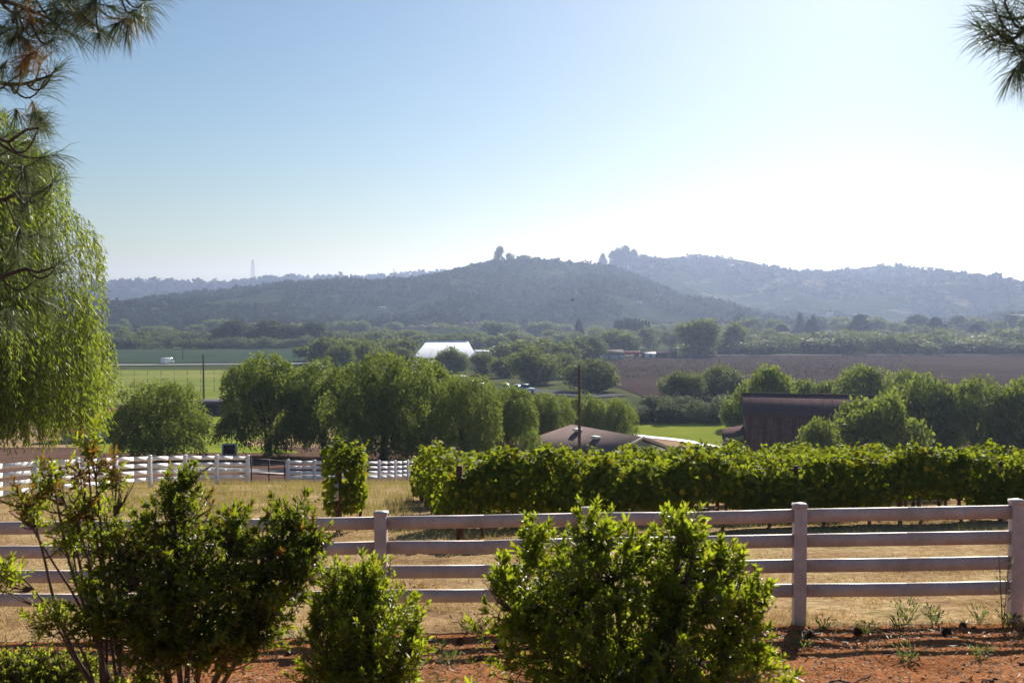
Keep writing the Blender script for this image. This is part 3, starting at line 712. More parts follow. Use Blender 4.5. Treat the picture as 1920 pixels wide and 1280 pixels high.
ptree(PT, 'pepper1', 1098, 110, 110, 734, 'pepper tree behind the tall utility pole', group=PG)
ptree(PT, 'pepper0', 1155, 112, 84, 745, 'narrow pepper tree at the edge of the bright lawn', group=PG)
BG = 'leafy trees around the barn'
ptree('leafy_tree', 'olive0', 1652, 92, 195, 728, 'broad leafy tree covering the end of the barn', group=BG)
ptree('leafy_tree', 'olive1', 1540, 88, 95, 788, 'small leafy tree in front of the barn wall', group=BG)
ptree('leafy_tree', 'olive2', 1742, 112, 150, 704, 'leafy tree behind the broad one, over the pale path', group=BG)
ptree('leafy_tree', 'pepper2', 1838, 108, 170, 700, 'drooping leafy tree above the vineyard near the frame edge', group=BG)
ptree('leafy_tree', 'olive0', 1935, 104, 150, 694, 'leafy tree cut by the frame edge above the vineyard', group=BG)
ptree('leafy_tree', 'olive1', 1622, 142, 130, 688, 'leafy tree showing above the end of the barn roof', group=BG)
ptree('leafy_tree', 'olive2', 1700, 150, 75, 694, 'small round treetop between the barn trees against the ploughed field', group=BG)
ptree('leafy_tree', 'olive0', 1528, 148, 110, 706, 'leafy tree showing above the middle of the barn roof', group=BG)
ptree('leafy_tree', 'olive1', 1440, 132, 120, 690, 'leafy tree rising behind the barn gable', group=BG)
ptree('leafy_tree', 'olive2', 1385, 138, 70, 745, 'leafy shrub-like tree against the side of the barn', group=BG)
ptree('leafy_tree', 'round0', 1345, 205, 110, 683, 'taller round tree behind the silvery shrubs, next to the barn', group=BG)
ptree('leafy_tree', 'round1', 1283, 200, 100, 700, 'spreading tree behind the silvery shrubs at the field corner', group=BG)
OG = 'silvery shrubs along the lawn'
OL = ['first silvery shrub along the lawn, next to the pepper trees', 'second silvery shrub along the lawn edge', 'third silvery shrub along the lawn edge, tall', 'fourth silvery shrub, behind the middle of the bright lawn',
      'fifth silvery shrub behind the bright lawn', 'sixth silvery shrub behind the bright lawn', 'last silvery shrub behind the lawn, next to the barn']
for k, (px, w, top) in enumerate(((1192, 72, 750), (1226, 82, 738), (1262, 84, 732), (1296, 80, 740), (1330, 84, 734), (1364, 82, 737), (1398, 74, 744))):
    o = ptree('silvery_shrub', 'oleander%d' % (k % 2), px, 148 + (k % 2) * 4, w, top, OL[k], 'shrub', OG); o.scale.z *= 1.12; o.location.z -= 0.7
MG = 'round trees in the middle distance'
ptree('round_tree', 'round2', 1112, 232, 128, 674, 'large round tree behind the utility pole', group=MG)
ptree('round_tree', 'round0', 1003, 268, 120, 650, 'dark spreading tree beside the parking road', group=MG)
ptree('round_tree', 'round1', 1052, 300, 70, 664, 'round tree between the spreading tree and the utility pole', group=MG)
ptree('round_tree', 'round2', 1104, 425, 72, 630, 'dark dense round tree at the edge of the ploughed field', group=MG)
ptree('round_tree', 'round0', 850, 335, 72, 650, 'round tree directly in front of the white tent barn', group=MG)
ptree('round_tree', 'round1', 905, 320, 66, 663, 'round tree under the tent barn, second from its gable', group=MG)
ptree('round_tree', 'round2', 950, 305, 72, 670, 'round tree below the white storage tanks', group=MG)
ptree('round_tree', 'round1', 640, 330, 70, 648, 'round tree just above the weeping clump', group=MG)
ptree('round_tree', 'round0', 690, 345, 80, 640, 'round tree rising over the largest pepper tree', group=MG)
ptree('round_tree', 'round2', 750, 350, 70, 652, 'round tree near the gable of the tent barn', group=MG)
ptree('round_tree', 'fartree1', 1312, 485, 100, 590, 'big spreading tree behind the ploughed field with a broad hazy crown', group=MG)
ptree('round_tree', 'fartree2', 1380, 520, 62, 603, 'hazy tree next to the big spreading tree beyond the ploughed field', group=MG)
EG = 'tall grey-green trees beyond the crop field'
for k, (px, w, top) in enumerate(((437, 88, 598), (500, 92, 597), (545, 70, 606), (586, 74, 600))):
    ptree('eucalyptus_tree', 'euc%d' % (k % 2), px, 610 + 8 * k, w, top, ['first tall grey-green tree beyond the dark crop field', 'tallest domed grey-green tree beyond the dark crop field', 'third tall grey-green tree beyond the crop field, between two others', 'last tall grey-green tree of the group beyond the crop field'][k], group=EG)
ptree('eucalyptus_tree', 'euc2', 927, 700, 34, 607, 'slim grey-green tree behind the tent barn by the earth banks', group=EG)
ORD8 = ['first', 'second', 'third', 'fourth', 'fifth', 'sixth', 'seventh', 'eighth', 'ninth', 'tenth', 'eleventh']
# a clipped line of cypress
for k in range(11):
    ptree('cypress_tree', 'cypress0', 1154 + 6.3 * k, 720, 13, 603 - 5 * math.sin(k / 10 * 3.14) + (k % 3), ORD8[k] + ' dark pointed cypress from the left in the hedge line below the hill', group='cypress hedge line below the hill')
for px, top, d, lab in ((1085, 600, 700, 'single dark conifer standing left of the cypress line'), (1500, 588, 780, 'dark conifer clump among the houses under the grassy hill'), (1525, 592, 790, 'dark conifer beside the clump under the grassy hill')):
    ptree('conifer_tree', 'conifer0', px, d, 26, top, lab.replace('left of', 'apart from'), group='conifers in the valley')
# skyline trees
def hilltree(tpl, px, D, zf, w, top, lab, group=None):
    x = (px - 960) / F * D; z = float(zf(np.array(x), np.array(float(D)))) - 1.0
    return tree('hilltop_tree', tpl, x, D, w / F * D, at(px, top, D).z - z, lab, 'tree', group, z=z)
SG = 'trees on the skyline'
hilltree('euc2', 935, 1490, hz_main, 21, 462, 'lone slim tree on the crest of the brushy hill', SG)
hilltree('fartree0', 958, 1485, hz_main, 20, 474, 'low round tree beside the lone slim tree on the crest', SG)
hilltree('fartree1', 985, 1485, hz_main, 26, 477, 'low spreading tree at the top of the brushy hill', SG)
for k, (px, w, top) in enumerate(((1130, 18, 473), (1150, 22, 467), (1162, 26, 464), (1174, 30, 459), (1188, 26, 465), (1202, 28, 477), (1216, 20, 480), (1227, 13, 480))):
    hilltree('euc%d' % (k % 3), px, 1900, hz_right, w, top, ORD8[k] + ' hazy tree from the left in the tall clump on the saddle between the hills', 'tree clump on the saddle between the hills')

# belts of far trees over the valley floor
ORD = [a + b for a in ('', 'twenty-', 'thirty-') for b in ('first', 'second', 'third', 'fourth', 'fifth', 'sixth', 'seventh', 'eighth', 'ninth', 'tenth', 'eleventh', 'twelfth', 'thirteenth', 'fourteenth', 'fifteenth', 'sixteenth', 'seventeenth', 'eighteenth', 'nineteenth', 'twentieth')[:9 if a else 20]]
ORD.insert(29, 'thirtieth')
def belt(name, tpls, n, px0, px1, d0, d1, w0, w1, h0, h1, lab, group, seed, cat='tree'):
    r = np.random.default_rng(seed)
    for k in range(n):
        px = px0 + (px1 - px0) * (k + r.random()) / n; d = d0 + (d1 - d0) * r.random(); x = (px - 960) / F * d
        tm, cm, H, Rw = TPL[tpls[int(r.integers(len(tpls)))]]
        w = r.uniform(w0, w1); h = r.uniform(h0, h1)
        o = empty(name, (x, d, gz(x, d) - 0.05 * h), ORD[k] + ' ' + lab, cat, group, r.random() * 6.28, (w / 2 / Rw, w / 2 / Rw, h / H))
        linked('trunk', tm, o); linked('crown', cm, o)
FT = ['fartree0', 'fartree1', 'fartree2']; PB = ['palebush0', 'palebush1']
belt('belt_tree', FT + PB, 20, 190, 440, 590, 670, 14, 22, 6, 10, 'hazy tree from the left in the belt behind the dark crop field', 'tree belt behind the crop field', 51)
belt('scrub_bush', PB, 16, 200, 640, 575, 600, 12, 22, 4, 8, 'pale bush from the left along the far edge of the dark crop field', 'bushes along the crop field', 52, 'bush')
belt('belt_tree', FT, 28, 600, 1080, 540, 690, 15, 24, 6, 11, 'hazy tree from the left in the belt behind the tent barn', 'tree belt behind the tent barn', 53)
belt('belt_tree', FT, 12, 585, 752, 390, 460, 14, 20, 8, 12, 'tree from the left in the belt between road and tent barn', 'tree belt near the tent barn', 54)
belt('belt_tree', FT, 9, 960, 1100, 360, 420, 13, 19, 8, 11, 'tree from the left in the belt below the dense round tree', 'tree belt below the dense round tree', 60)
belt('belt_tree', FT + PB, 20, 1110, 1420, 520, 690, 15, 24, 8, 13, 'hazy tree from the left in the belt beyond the red trailer', 'tree belt beyond the red trailer', 55)
belt('scrub_bush', PB + FT, 38, 1290, 2000, 500, 545, 16, 27, 6, 10, 'bushy tree from the left along the far edge of the ploughed field', 'bushy belt along the ploughed field', 56, 'bush')
belt('scrub_bush', PB + FT, 36, 1340, 2000, 560, 660, 16, 30, 7, 12, 'hazy bush from the left in the second belt past the ploughed field', 'second bushy belt past the ploughed field', 57, 'bush')
belt('belt_tree', FT + ['euc0', 'conifer0'], 34, 1380, 2000, 700, 900, 15, 28, 10, 20, 'hazy tree from the left among the houses below the grassy hill', 'trees among the valley houses', 58)
belt('belt_tree', FT, 36, 200, 1420, 800, 940, 18, 30, 8, 13, 'hazy tree from the left at the foot of the brushy hill', 'trees at the foot of the brushy hill', 59)

# ------------------------------------------------------------------ big pepper tree beside the near slope
tm, cm = pepper_meshes('bigpepper', 407, 15.8, 5.3, 32, 165, 0.08, 0.23, 0.042, 1.7, M['pepper_near'], (0.6, 3.0), 0.6, 0.5, True)
x, y = (-88 - 960) / F * 36.0, 36.0
bp = empty(PT, (x, y, gz(x, y)), 'tall bright green pepper tree with weeping strands at the frame edge', 'tree', PG)
linked('trunk', tm, bp); linked('crown', cm, bp)

# ------------------------------------------------------------------ buildings
def quadpart(name, V, Fc, mat, root): return MB().add(V, Fc).build(name, mat, root)
def slab(name, quad, th, mat, root):
    """a thick sheet from four corners"""
    q = [Vector(p) for p in quad]; n = (q[1] - q[0]).cross(q[3] - q[0]).normalized() * th
    V = [tuple(p) for p in q] + [tuple(p + n) for p in q]
    return MB().add(V, [(3, 2, 1, 0), (4, 5, 6, 7), (0, 1, 5, 4), (1, 2, 6, 5), (2, 3, 7, 6), (3, 0, 4, 7)]).build(name, mat, root)

# the red barn: long gabled body with a lean-to under the near gable
bx_, by_ = rx(1400, 112.5), 112.5
ridge_z = at(1407, 739, 112.5).z; g0 = gz(bx_, by_) - 0.3
barn = empty('barn', (bx_, by_, g0), 'dark red wooden barn with a brown metal roof among the trees', 'barn', rz=-0.20)
L_, hw = 14.2, 4.6; RZ = ridge_z - g0; EZ = RZ - 1.7
def gable(x, ez, rz_, hw_, t=0.12, s=1):
    V = [(x, -hw_, 0), (x, hw_, 0), (x, hw_, ez), (x, 0, rz_), (x, -hw_, ez)]; V2 = [(x + t * s, a, b) for _, a, b in V]
    return V + V2, [(0, 1, 2, 3, 4)[::-1], (5, 6, 7, 8, 9), (0, 5, 9, 4), (4, 9, 8, 3), (3, 8, 7, 2), (2, 7, 6, 1), (1, 6, 5, 0)]
V, Fc = gable(0, EZ, RZ, hw); quadpart('gable_wall', V, Fc, M['barn_wall'], barn)
V, Fc = gable(L_, EZ, RZ, hw); quadpart('gable_wall', V, Fc, M['barn_wall'], barn)
MB().box((L_ / 2 + 0.06, -hw + 0.08, EZ / 2), (L_ - 0.14, 0.14, EZ)).build('side_wall', M['barn_wall'], barn)
MB().box((L_ / 2 + 0.06, hw - 0.08, EZ / 2), (L_ - 0.14, 0.14, EZ)).build('side_wall', M['barn_wall'], barn)
oh = 0.45
for sgn in (-1, 1):
    e = (hw + oh); dz = oh * (RZ - EZ) / hw
    q = [(-oh, sgn * e, EZ - dz), (L_ + oh, sgn * e, EZ - dz), (L_ + oh, 0, RZ), (-oh, 0, RZ)]
    if sgn > 0: q = q[::-1]
    q = [Vector(p) + Vector((0, 0, 0.03)) for p in q]
    rf = slab('roof', q, 0.09, M['barn_roof'], barn)
    for k in range(1, 14):                                   # standing seams
        x = -oh + (L_ + 2 * oh) * k / 14
        MB().bar((x, sgn * e, EZ - dz + 0.14), (x, sgn * 0.06, RZ + 0.11), 0.05, 0.05).build('seam', M['barn_roof'], rf)
MB().bar((-oh, 0, RZ + 0.15), (L_ + oh, 0, RZ + 0.15), 0.35, 0.06).build('ridge_cap', M['barn_roof'], barn)
for k in range(24):                                          # upright boards of the gable
    yb = -hw + 0.2 + (2 * hw - 0.4) * k / 23; top = EZ + (RZ - EZ) * (1 - abs(yb) / hw) - 0.15
    MB().box((-0.025 - 0.012 * (k % 3), yb, top / 2), (0.05, 0.36, top)).build('board', M['barn_wall' if k % 5 else 'barn_dark'], barn)
for k in range(36):
    xb = 0.3 + (L_ - 0.6) * k / 35
    MB().box((xb, -hw - 0.03 - 0.012 * (k % 3), (EZ - 0.4) / 2), (0.36, 0.05, EZ - 0.4)).build('board', M['barn_wall' if k % 4 else 'barn_dark'], barn)
MB().box((-0.12, 0.3, RZ - 2.3), (0.06, 1.3, 1.3)).build('loft_door', M['barn_dark'], barn)
MB().box((-0.12, 0.0, 1.6), (0.06, 3.0, 3.2)).build('door', M['barn_dark'], barn)
slab('lean_to_roof', [(-2.6, -hw + 0.6, EZ - 3.0), (0.0, -hw + 0.6, EZ - 2.4), (0.0, hw, EZ - 2.4), (-2.6, hw, EZ - 3.0)], 0.08, M['barn_roof'], barn)
MB().box((-2.3, 0.3, (EZ - 3.1) / 2), (0.1, 2 * hw - 0.9, EZ - 3.1)).build('lean_to_wall', M['barn_wall'], barn)
MB().box((-1.15, -hw + 0.72, (EZ - 2.95) / 2), (2.28, 0.1, EZ - 2.95)).build('lean_to_wall', M['barn_wall'], barn)
for k in range(20):
    yb = -hw + 0.95 + (2 * hw - 1.25) * k / 19
    MB().box((-2.385 - 0.012 * (k % 2), yb, (EZ - 3.15) / 2), (0.05, 0.36, EZ - 3.15)).build('board', M['barn_wall' if k % 3 else 'barn_dark'], barn)

# brown-roofed house below the vines
A = at(1072, 797, 90); B = at(1192, 820, 82.5); hx = gz(A.x, A.y) - 0.2
house = empty('house', (A.x, A.y, hx), 'house with a low brown shingle roof and a pale blue gable behind the vines', 'house', rz=math.atan2(B.y - A.y, B.x - A.x))
Lh = math.hypot(B.x - A.x, B.y - A.y) + 0.4; RZ = (A.z + B.z) / 2 - hx; hw = 4.9; EZ = RZ - 1.8; oh = 0.5
for sgn in (-1, 1):
    MB().box((Lh / 2 - 0.95, sgn * (hw - 0.1), EZ / 2), (Lh + 1.4, 0.2, EZ)).build('wall', M['pale_blue'], house)
    q = [(-2.6, sgn * (hw + oh), EZ - 0.15), (Lh + oh, sgn * (hw + oh), EZ - 0.15), (Lh + oh, 0, RZ), (0, 0, RZ)]
    if sgn > 0: q = q[::-1]
    rf = slab('roof', q, 0.12, M['shingle'], house)
slab('hip_roof', [(-2.6, hw + oh, EZ - 0.15), (-2.6, -hw - oh, EZ - 0.15), (0, 0, RZ), (0, 0.02, RZ)], 0.12, M['shingle'], house)
MB().box((-1.7, 0, EZ / 2), (0.2, 2 * hw - 0.4, EZ)).build('wall', M['pale_blue'], house)
V, Fc = gable(Lh - 0.3, EZ, RZ - 0.15, hw - 0.25, 0.2); quadpart('gable_wall', V, Fc, M['pale_blue'], house)
for sgn in (-1, 1): MB().bar((Lh + oh + 0.03, sgn * (hw + oh), EZ - 0.1), (Lh + oh + 0.03, 0, RZ + 0.06), 0.06, 0.22).build('fascia', M['stucco'], house)
for xv, yv in ((2.2, -1.0), (5.6, -1.6)):
    z = RZ - (RZ - EZ + 0.15) * abs(yv) / (hw + oh) + 0.3
    MB().box((xv, yv, z - 0.02), (0.75, 0.55, 0.2)).build('roof_vent', M['white_paint'], house)
for yv in (-2.2, 2.2):
    w_ = MB().box((Lh - 0.06, yv, EZ * 0.55), (0.06, 1.3, 1.2)).build('window', M['white_paint'], house)
    MB().box((Lh - 0.01, yv, EZ * 0.55), (0.06, 1.05, 0.95)).build('pane', M['glass'], w_)

def small_house(px, d, w, dep, wall_h, roof_h, wm, rm, label, rz=0.0, windows=2, group=None, name='house', cat='house'):
    p = onland(px, d); root = empty(name, p - Vector((0, 0, 0.2)), label, cat, group, rz)
    for s in (-1, 1):
        MB().box((0, s * (dep / 2 - 0.1), wall_h / 2), (w, 0.2, wall_h)).build('wall', wm, root)
        V, Fc = gable(s * (w / 2) - (0.2 if s > 0 else 0), wall_h, wall_h + roof_h, dep / 2 - 0.22, 0.2); quadpart('gable_wall', V, Fc, wm, root)
        e = dep / 2 + 0.4; dz = 0.4 * roof_h / (dep / 2)
        q = [(-w / 2 - 0.4, s * e, wall_h - dz), (w / 2 + 0.4, s * e, wall_h - dz), (w / 2 + 0.4, 0, wall_h + roof_h), (-w / 2 - 0.4, 0, wall_h + roof_h)]
        if s > 0: q = q[::-1]
        slab('roof', q, 0.15, rm, root)
    for k in range(windows):
        x = -w / 2 + w * (k + 0.5) / windows
        f = MB().box((x, -dep / 2 - 0.03, wall_h * 0.55), (1.5, 0.08, 1.4)).build('window', M['white_paint'], root)
        MB().box((x, -dep / 2 - 0.06, wall_h * 0.55), (1.2, 0.08, 1.1)).build('pane', M['glass'], f)
    return root
small_house(188, 122, 7.5, 6, 2.4, 1.6, M['stucco'], M['red_roof'], 'small building with a dark red roof between two pepper trees', 0.1)
shed = small_house(432, 166, 9.0, 6, 2.2, 0.35, M['grey_wall'], M['grey_wall'], 'long low slate-grey shed at the edge of the green field', -0.05, 0, name='shed', cat='shed')
MB().box((-2.5, -3.05, 1.0), (1.6, 0.08, 2.0)).build('door', M['black_pipe'], shed)
# valley buildings
small_house(1148, 440, 9, 7, 2.8, 1.8, M['pale_blue'], M['tile_roof'], 'small pale blue house beside the dense round tree', 0.2)
small_house(1236, 462, 15, 8, 2.2, 1.0, M['red_roof'], M['barn_roof'], 'low brown field building near the red trailer', 0.05)
small_house(1450, 690, 22, 12, 4.5, 2.5, M['pale_blue'], M['tile_roof'], 'large pale blue farm building under the grassy hill', 0.1)
small_house(1534, 660, 26, 9, 3.0, 1.5, M['stucco'], M['tile_roof'], 'long pale building behind the bushy belt', -0.1)
small_house(1625, 690, 20, 9, 3.0, 1.6, M['stucco'], M['tile_roof'], 'long grey-roofed building beside the hazy trees', 0.1)
small_house(1832, 560, 12, 7, 3.6, 1.2, M['white_paint'], M['white_paint'], 'low white-roofed building above the bushy belt', -0.1)
def hill_house(px, D, zf, w, label, wm='stucco', rm='tile_roof', rz=0.0):
    w = w * 0.62
    x = (px - 960) / F * D; z = float(zf(np.array(x), np.array(float(D))))
    h = small_house(px, D, w, w * 0.7, w * 0.28, w * 0.16, M[wm], M[rm], label, rz, 2, group='houses on the hillsides'); h.location.z = z - 0.5
    return h
for px, D, w, lab in ((1322, 1700, 18, 'pale house high on the grassy hill, under the crest'), (1352, 1560, 20, 'pale house on the grassy hill, below the crest house'),
                      (1405, 1420, 22, 'pale hillside house above the two tall dark conifers'), (1478, 1500, 18, 'single pale house on the middle of the grassy hill'),
                      (1560, 1330, 20, 'pale house low on the grassy hill among hazy trees'), (1605, 1380, 22, 'wide pale house beneath the grass strip of the hill'),
                      (1640, 1300, 18, 'small pale house at the lower end of the hill'), (1700, 1420, 20, 'pale house under the bare shoulder of the hill'),
                      (1860, 1300, 26, 'pale buildings low on the slope near the frame edge'), (1430, 1250, 16, 'bright small house at the foot of the grassy hill')):
    hill_house(px, D, hz_right, w, lab)
for px, D, w, lab in ((292, 1130, 14, 'tiny pale house low on the brushy hill, near the field belt'), (312, 1180, 16, 'pale house above the tiny one on the brushy hill'), (716, 1220, 15, 'pale house alone on the middle of the brushy hill'), (1195, 1150, 15, 'pale house where the brushy hill meets the valley')):
    hill_house(px, D, hz_main, w, lab)

# white tent barn and its tanks
d = 478; t0 = at(776, 668, d); g0 = gz(t0.x + 12, d) - 0.2
tent = empty('tent_barn', (t0.x, d, g0), 'white tent-roofed barn with a long ridge in the valley', 'barn', rz=0.06)
W_ = 30.0; Ht = at(800, 639, d).z - g0; rx0, rx1 = 6.2, 26.0
V = [(0, -18, 0), (W_, -18, 0), (W_, 18, 0), (0, 18, 0), (rx0, 0, Ht), (rx1, 0, Ht)]
MB().add(V, [(0, 1, 5, 4), (2, 3, 4, 5)]).build('roof', M['tent'], tent)
MB().add([V[3], V[0], V[4]], [(0, 1, 2)]).build('end_panel', M['tent'], tent); MB().add([V[1], V[2], V[5]], [(0, 1, 2)]).build('end_panel', M['tent'], tent)
MB().bar((rx0, 0, Ht + 0.05), (rx1, 0, Ht + 0.05), 0.3, 0.2).build('ridge_cap', M['steel'], tent)
for k in range(1, 4):
    t = k / 4; MB().bar((W_ * t, -18.02, 0.02), (rx0 + (rx1 - rx0) * t, -0.02, Ht + 0.01), 0.12, 0.05).build('rib', M['tent'], tent)
MB().box((1.9, -3.0, 1.0), (0.2, 4.0, 2.4), 0.0).build('door', M['pale_blue'], tent)
small_house(920, 470, 14, 8, 2.6, 0.7, M['tent'], M['tent'], 'low white flat-roofed shed joined to the tent barn', 0.0, 0, name='shed', cat='shed')
for k, (px, lab) in enumerate(((929, 'first white storage tank behind the low white shed'), (943, 'middle white storage tank behind the low white shed'), (956, 'last white storage tank behind the low white shed'))):
    p = onland(px, 492); hgt = at(px, 646 if k else 648, 492).z - p.z; r = 1.7
    tk = empty('storage_tank', p, lab, 'tank', 'white storage tanks')
    MB().tube([(0, 0, 0), (0, 0, hgt - 0.5)], r, 16).build('body', M['white_paint'], tk, smooth=False)
    MB().tube([(0, 0, hgt - 0.5), (0, 0, hgt - 0.2), (0, 0, hgt)], [r * 1.03, r * 0.8, 0.2], 16).build('lid', M['white_paint'], tk)
    MB().bar((r * 1.02, -0.2, 0), (r * 1.02, -0.2, hgt - 0.4), 0.3, 0.08, up=(0, 1, 0)).build('ladder', M['steel'], tk)

# ------------------------------------------------------------------ vehicles
def vehicle(px, d, kind, paint, label, rz, name='parked_car', cat='car', group='vehicles in the valley', off=0.2):
    p = onland(px, d); root = empty(name, p + Vector((0, 0, off)), label, cat, group, rz)
    if kind == 'car':
        L, W, prof = 4.5, 1.8, [(-2.25, 0.35), (2.25, 0.35), (2.25, 0.75), (1.2, 0.95), (-2.0, 1.0), (-2.25, 0.85)]
        cab = [(0.9, 0.95), (0.25, 1.45), (-1.3, 1.45), (-1.85, 1.0)]
    elif kind == 'van':
        L, W, prof = 5.6, 2.1, [(-2.8, 0.45), (2.8, 0.45), (2.8, 1.1), (2.1, 1.3), (1.5, 2.4), (-2.8, 2.45)]
        cab = [(2.05, 1.32), (1.52, 2.2), (0.8, 2.2), (0.8, 1.32)]
    else:
        L, W, prof = 5.5, 1.95, [(-2.75, 0.55), (2.75, 0.55), (2.75, 1.05), (1.4, 1.15), (-2.75, 1.1)]
        cab = [(1.3, 1.12), (0.7, 1.8), (-0.6, 1.8), (-0.8, 1.1)]
    def ext(pr, w):
        n = len(pr); V = [(x, -w / 2, z) for x, z in pr] + [(x, w / 2, z) for x, z in pr]
        return V, [tuple(range(n)), tuple(range(n, 2 * n))[::-1]] + [(i + n, (i + 1) % n + n, (i + 1) % n, i) for i in range(n)]
    V, Fc = ext(prof, W); b = MB().add(V, Fc).build('body', paint, root); _bevel(b, 0.05)
    V, Fc = ext(cab, W * (0.88 if kind != 'van' else 1.01)); MB().add(V, Fc).build('cabin_glass', M['glass'], root)
    if kind != 'van': MB().box(((cab[1][0] + cab[2][0]) / 2, 0, cab[1][1] + 0.03), (abs(cab[1][0] - cab[2][0]) + 0.1, W * 0.86, 0.06)).build('roof_panel', paint, root)
    for sx in (-0.31, 0.31):
        for sy in (-1, 1):
            t = MB().tube([(sx * L, sy * (W / 2 - 0.2), 0.34), (sx * L, sy * (W / 2 + 0.02), 0.34)], 0.34, 12).build('wheel', M['tyre'], root)
            MB().tube([(sx * L, sy * (W / 2 + 0.02), 0.34), (sx * L, sy * (W / 2 + 0.04), 0.34)], 0.19, 10).build('rim', M['steel'], t)
    for sy in (-0.32, 0.32): MB().box((L / 2 + 0.01, sy * W, 0.72 if kind != 'van' else 0.9), (0.06, 0.3, 0.16)).build('headlight', M['white_paint'], root)
    return root
white, blue = M['white_paint'], plain('light_blue_paint', (0.35, 0.45, 0.6), 0.35, 0.05)
silver = plain('silver_paint', (0.45, 0.47, 0.5), 0.3, 0.05)
vehicle(313, 393, 'van', white, 'white van driving along the pale road', 1.25, 'van', 'van', off=0.36)
vehicle(862, 262, 'van', white, 'white van at the far end of the parking road', 2.0, 'van', 'van')
vehicle(882, 256, 'car', silver, 'silver car parked beside the white van', 2.1)
vehicle(897, 250, 'truck', white, 'white pickup parked between the silver and blue cars', 2.1, 'pickup_truck', 'pickup')
vehicle(945, 238, 'car', blue, 'light blue car parked under the spreading tree', 2.1)
vehicle(966, 232, 'car', silver, 'silver car parked farther along the parking road', 2.15)
vehicle(985, 226, 'truck', blue, 'blue pickup at the near end of the parking road', 2.1, 'pickup_truck', 'pickup')
vehicle(592, 352, 'van', white, 'white van half hidden above the pepper trees', 0.3, 'van', 'van')
vehicle(602, 356, 'car', silver, 'silver car next to the half hidden white van', 0.2)
# red trailer by the field track
p = onland(1179, 470); tr = empty('trailer', p + Vector((0, 0, 0.3)), 'long red flatbed trailer by the field track', 'trailer', rz=0.05)
MB().box((0, 0, 1.3), (11, 2.4, 0.5)).build('bed', M['red_paint'], tr)
for k in range(6): MB().box((-4.6 + 1.84 * k, 0, 1.95), (1.5, 2.2, 0.8)).build('crate', M['red_paint'], tr)
for sx in (-4.3, -3.2, 3.2, 4.3):
    for sy in (-1.0, 1.0): MB().tube([(sx, sy - 0.15, 0.5), (sx, sy + 0.15, 0.5)], 0.5, 12).build('wheel', M['tyre'], tr)
p = onland(1219, 458); ca = small_house(1219, 458, 4.5, 3, 2.2, 0.5, M['white_paint'], M['white_paint'], 'small white cabin beside the low brown field building', 0.1, 1, name='cabin', cat='cabin')

# ------------------------------------------------------------------ poles, wires, towers, board
def pole(px, d, top, r, label, arm=1.6):
    p = onland(px, d); h = at(px, top, d).z - p.z
    root = empty('utility_pole', p, label, 'utility pole', 'utility poles')
    MB().tube([(0, 0, -0.3), (0, 0, h * 0.5), (0, 0, h)], [r, r * 0.88, r * 0.75], 8).build('shaft', M['pole'], root, smooth=True)
    if arm:
        MB().box((0, -0.15, h - 0.5), (arm, 0.12, 0.14)).build('crossarm', M['pole'], root)
        for s in (-0.45, 0.0, 0.45): MB().tube([(s * arm, -0.15, h - 0.43), (s * arm, -0.15, h - 0.2)], [0.05, 0.03], 6).build('insulator', M['steel'], root)
    return p + Vector((0, -0.15, h - 0.2))
w0 = pole(1087, 76, 684, 0.125, 'tall brown utility pole rising out of the vines beside the house roof', 0)
w1 = pole(380, 196, 664, 0.20, 'dark utility pole at the edge of the green field', 0)
w2 = pole(341, 440, 640, 0.20, 'thin far utility pole beyond the pale road', 1.8)
for px, d, top in ((872, 640, 622), (858, 640, 620), (840, 640, 621)):
    pole(px, d, top, 0.22, {872: 'thin pole behind the tent barn, nearest the slim tree', 858: 'middle of three thin poles behind the tent barn', 840: 'thin pole above the ridge of the tent barn'}[px], 1.8)
w6 = pole(1885, 640, 588, 0.25, 'far utility pole near the frame edge on the valley floor', 2.0)
def wire(a, b, sag, label, r=0.02):
    t = np.linspace(0, 1, 24)[:, None]; P = np.array(a) * (1 - t) + np.array(b) * t; P[:, 2] -= sag * 4 * t[:, 0] * (1 - t[:, 0])
    MB().tube(P, r, 4).build('power_line', M['wire'], label=label, cat='power line', group='power lines over the valley')
wire(w0 + Vector((0, 0, -0.1)), w1, 1.6, 'thin power line from the tall brown pole to the field edge pole', 0.01)
wire(w0 + Vector((0, 0, -0.7)), w1 + Vector((0, 0, -0.8)), 1.7, 'lower power line between the tall brown pole and the field edge pole', 0.01)
wire(w6, at(2150, 545, 420), 4.0, 'dark power line rising across the grassy hill at the frame edge', 0.07)
wire(w6, at(1540, 625, 690), 5.0, 'dark power line dropping towards the valley houses', 0.07)

def tower(px, D, zf, top, label):
    x = (px - 960) / F * D; z = float(zf(np.array(x), np.array(float(D)))) - 1; H = at(px, top, D).z - z
    root = empty('transmission_tower', (x, D, z), label, 'tower', 'transmission towers on the ridge')
    b = H * 0.10; t = H * 0.022; e = 0.5
    for sx in (-1, 1):
        for sy in (-1, 1): MB().bar((sx * b, sy * b, 0), (sx * t, sy * t, H), e, e).build('leg', M['steel'], root)
    for k in range(8):
        z0, z1 = H * k / 8, H * (k + 1) / 8; a0 = b + (t - b) * k / 8; a1 = b + (t - b) * (k + 1) / 8
        for sy in (-1, 1):
            MB().bar((-a0, sy * a0, z0), (a1, sy * a1, z1), e * 0.7, e * 0.7).build('brace', M['steel'], root)
            MB().bar((a0, sy * a0, z0), (-a1, sy * a1, z1), e * 0.7, e * 0.7).build('brace', M['steel'], root)
    for f in (0.72, 0.85, 0.97): MB().bar((-H * 0.09, 0, H * f), (H * 0.09, 0, H * f), e, e * 1.2).build('crossarm', M['steel'], root)
tower(475, 2690, hz_far, 487, 'tall lattice transmission tower on the far ridge')
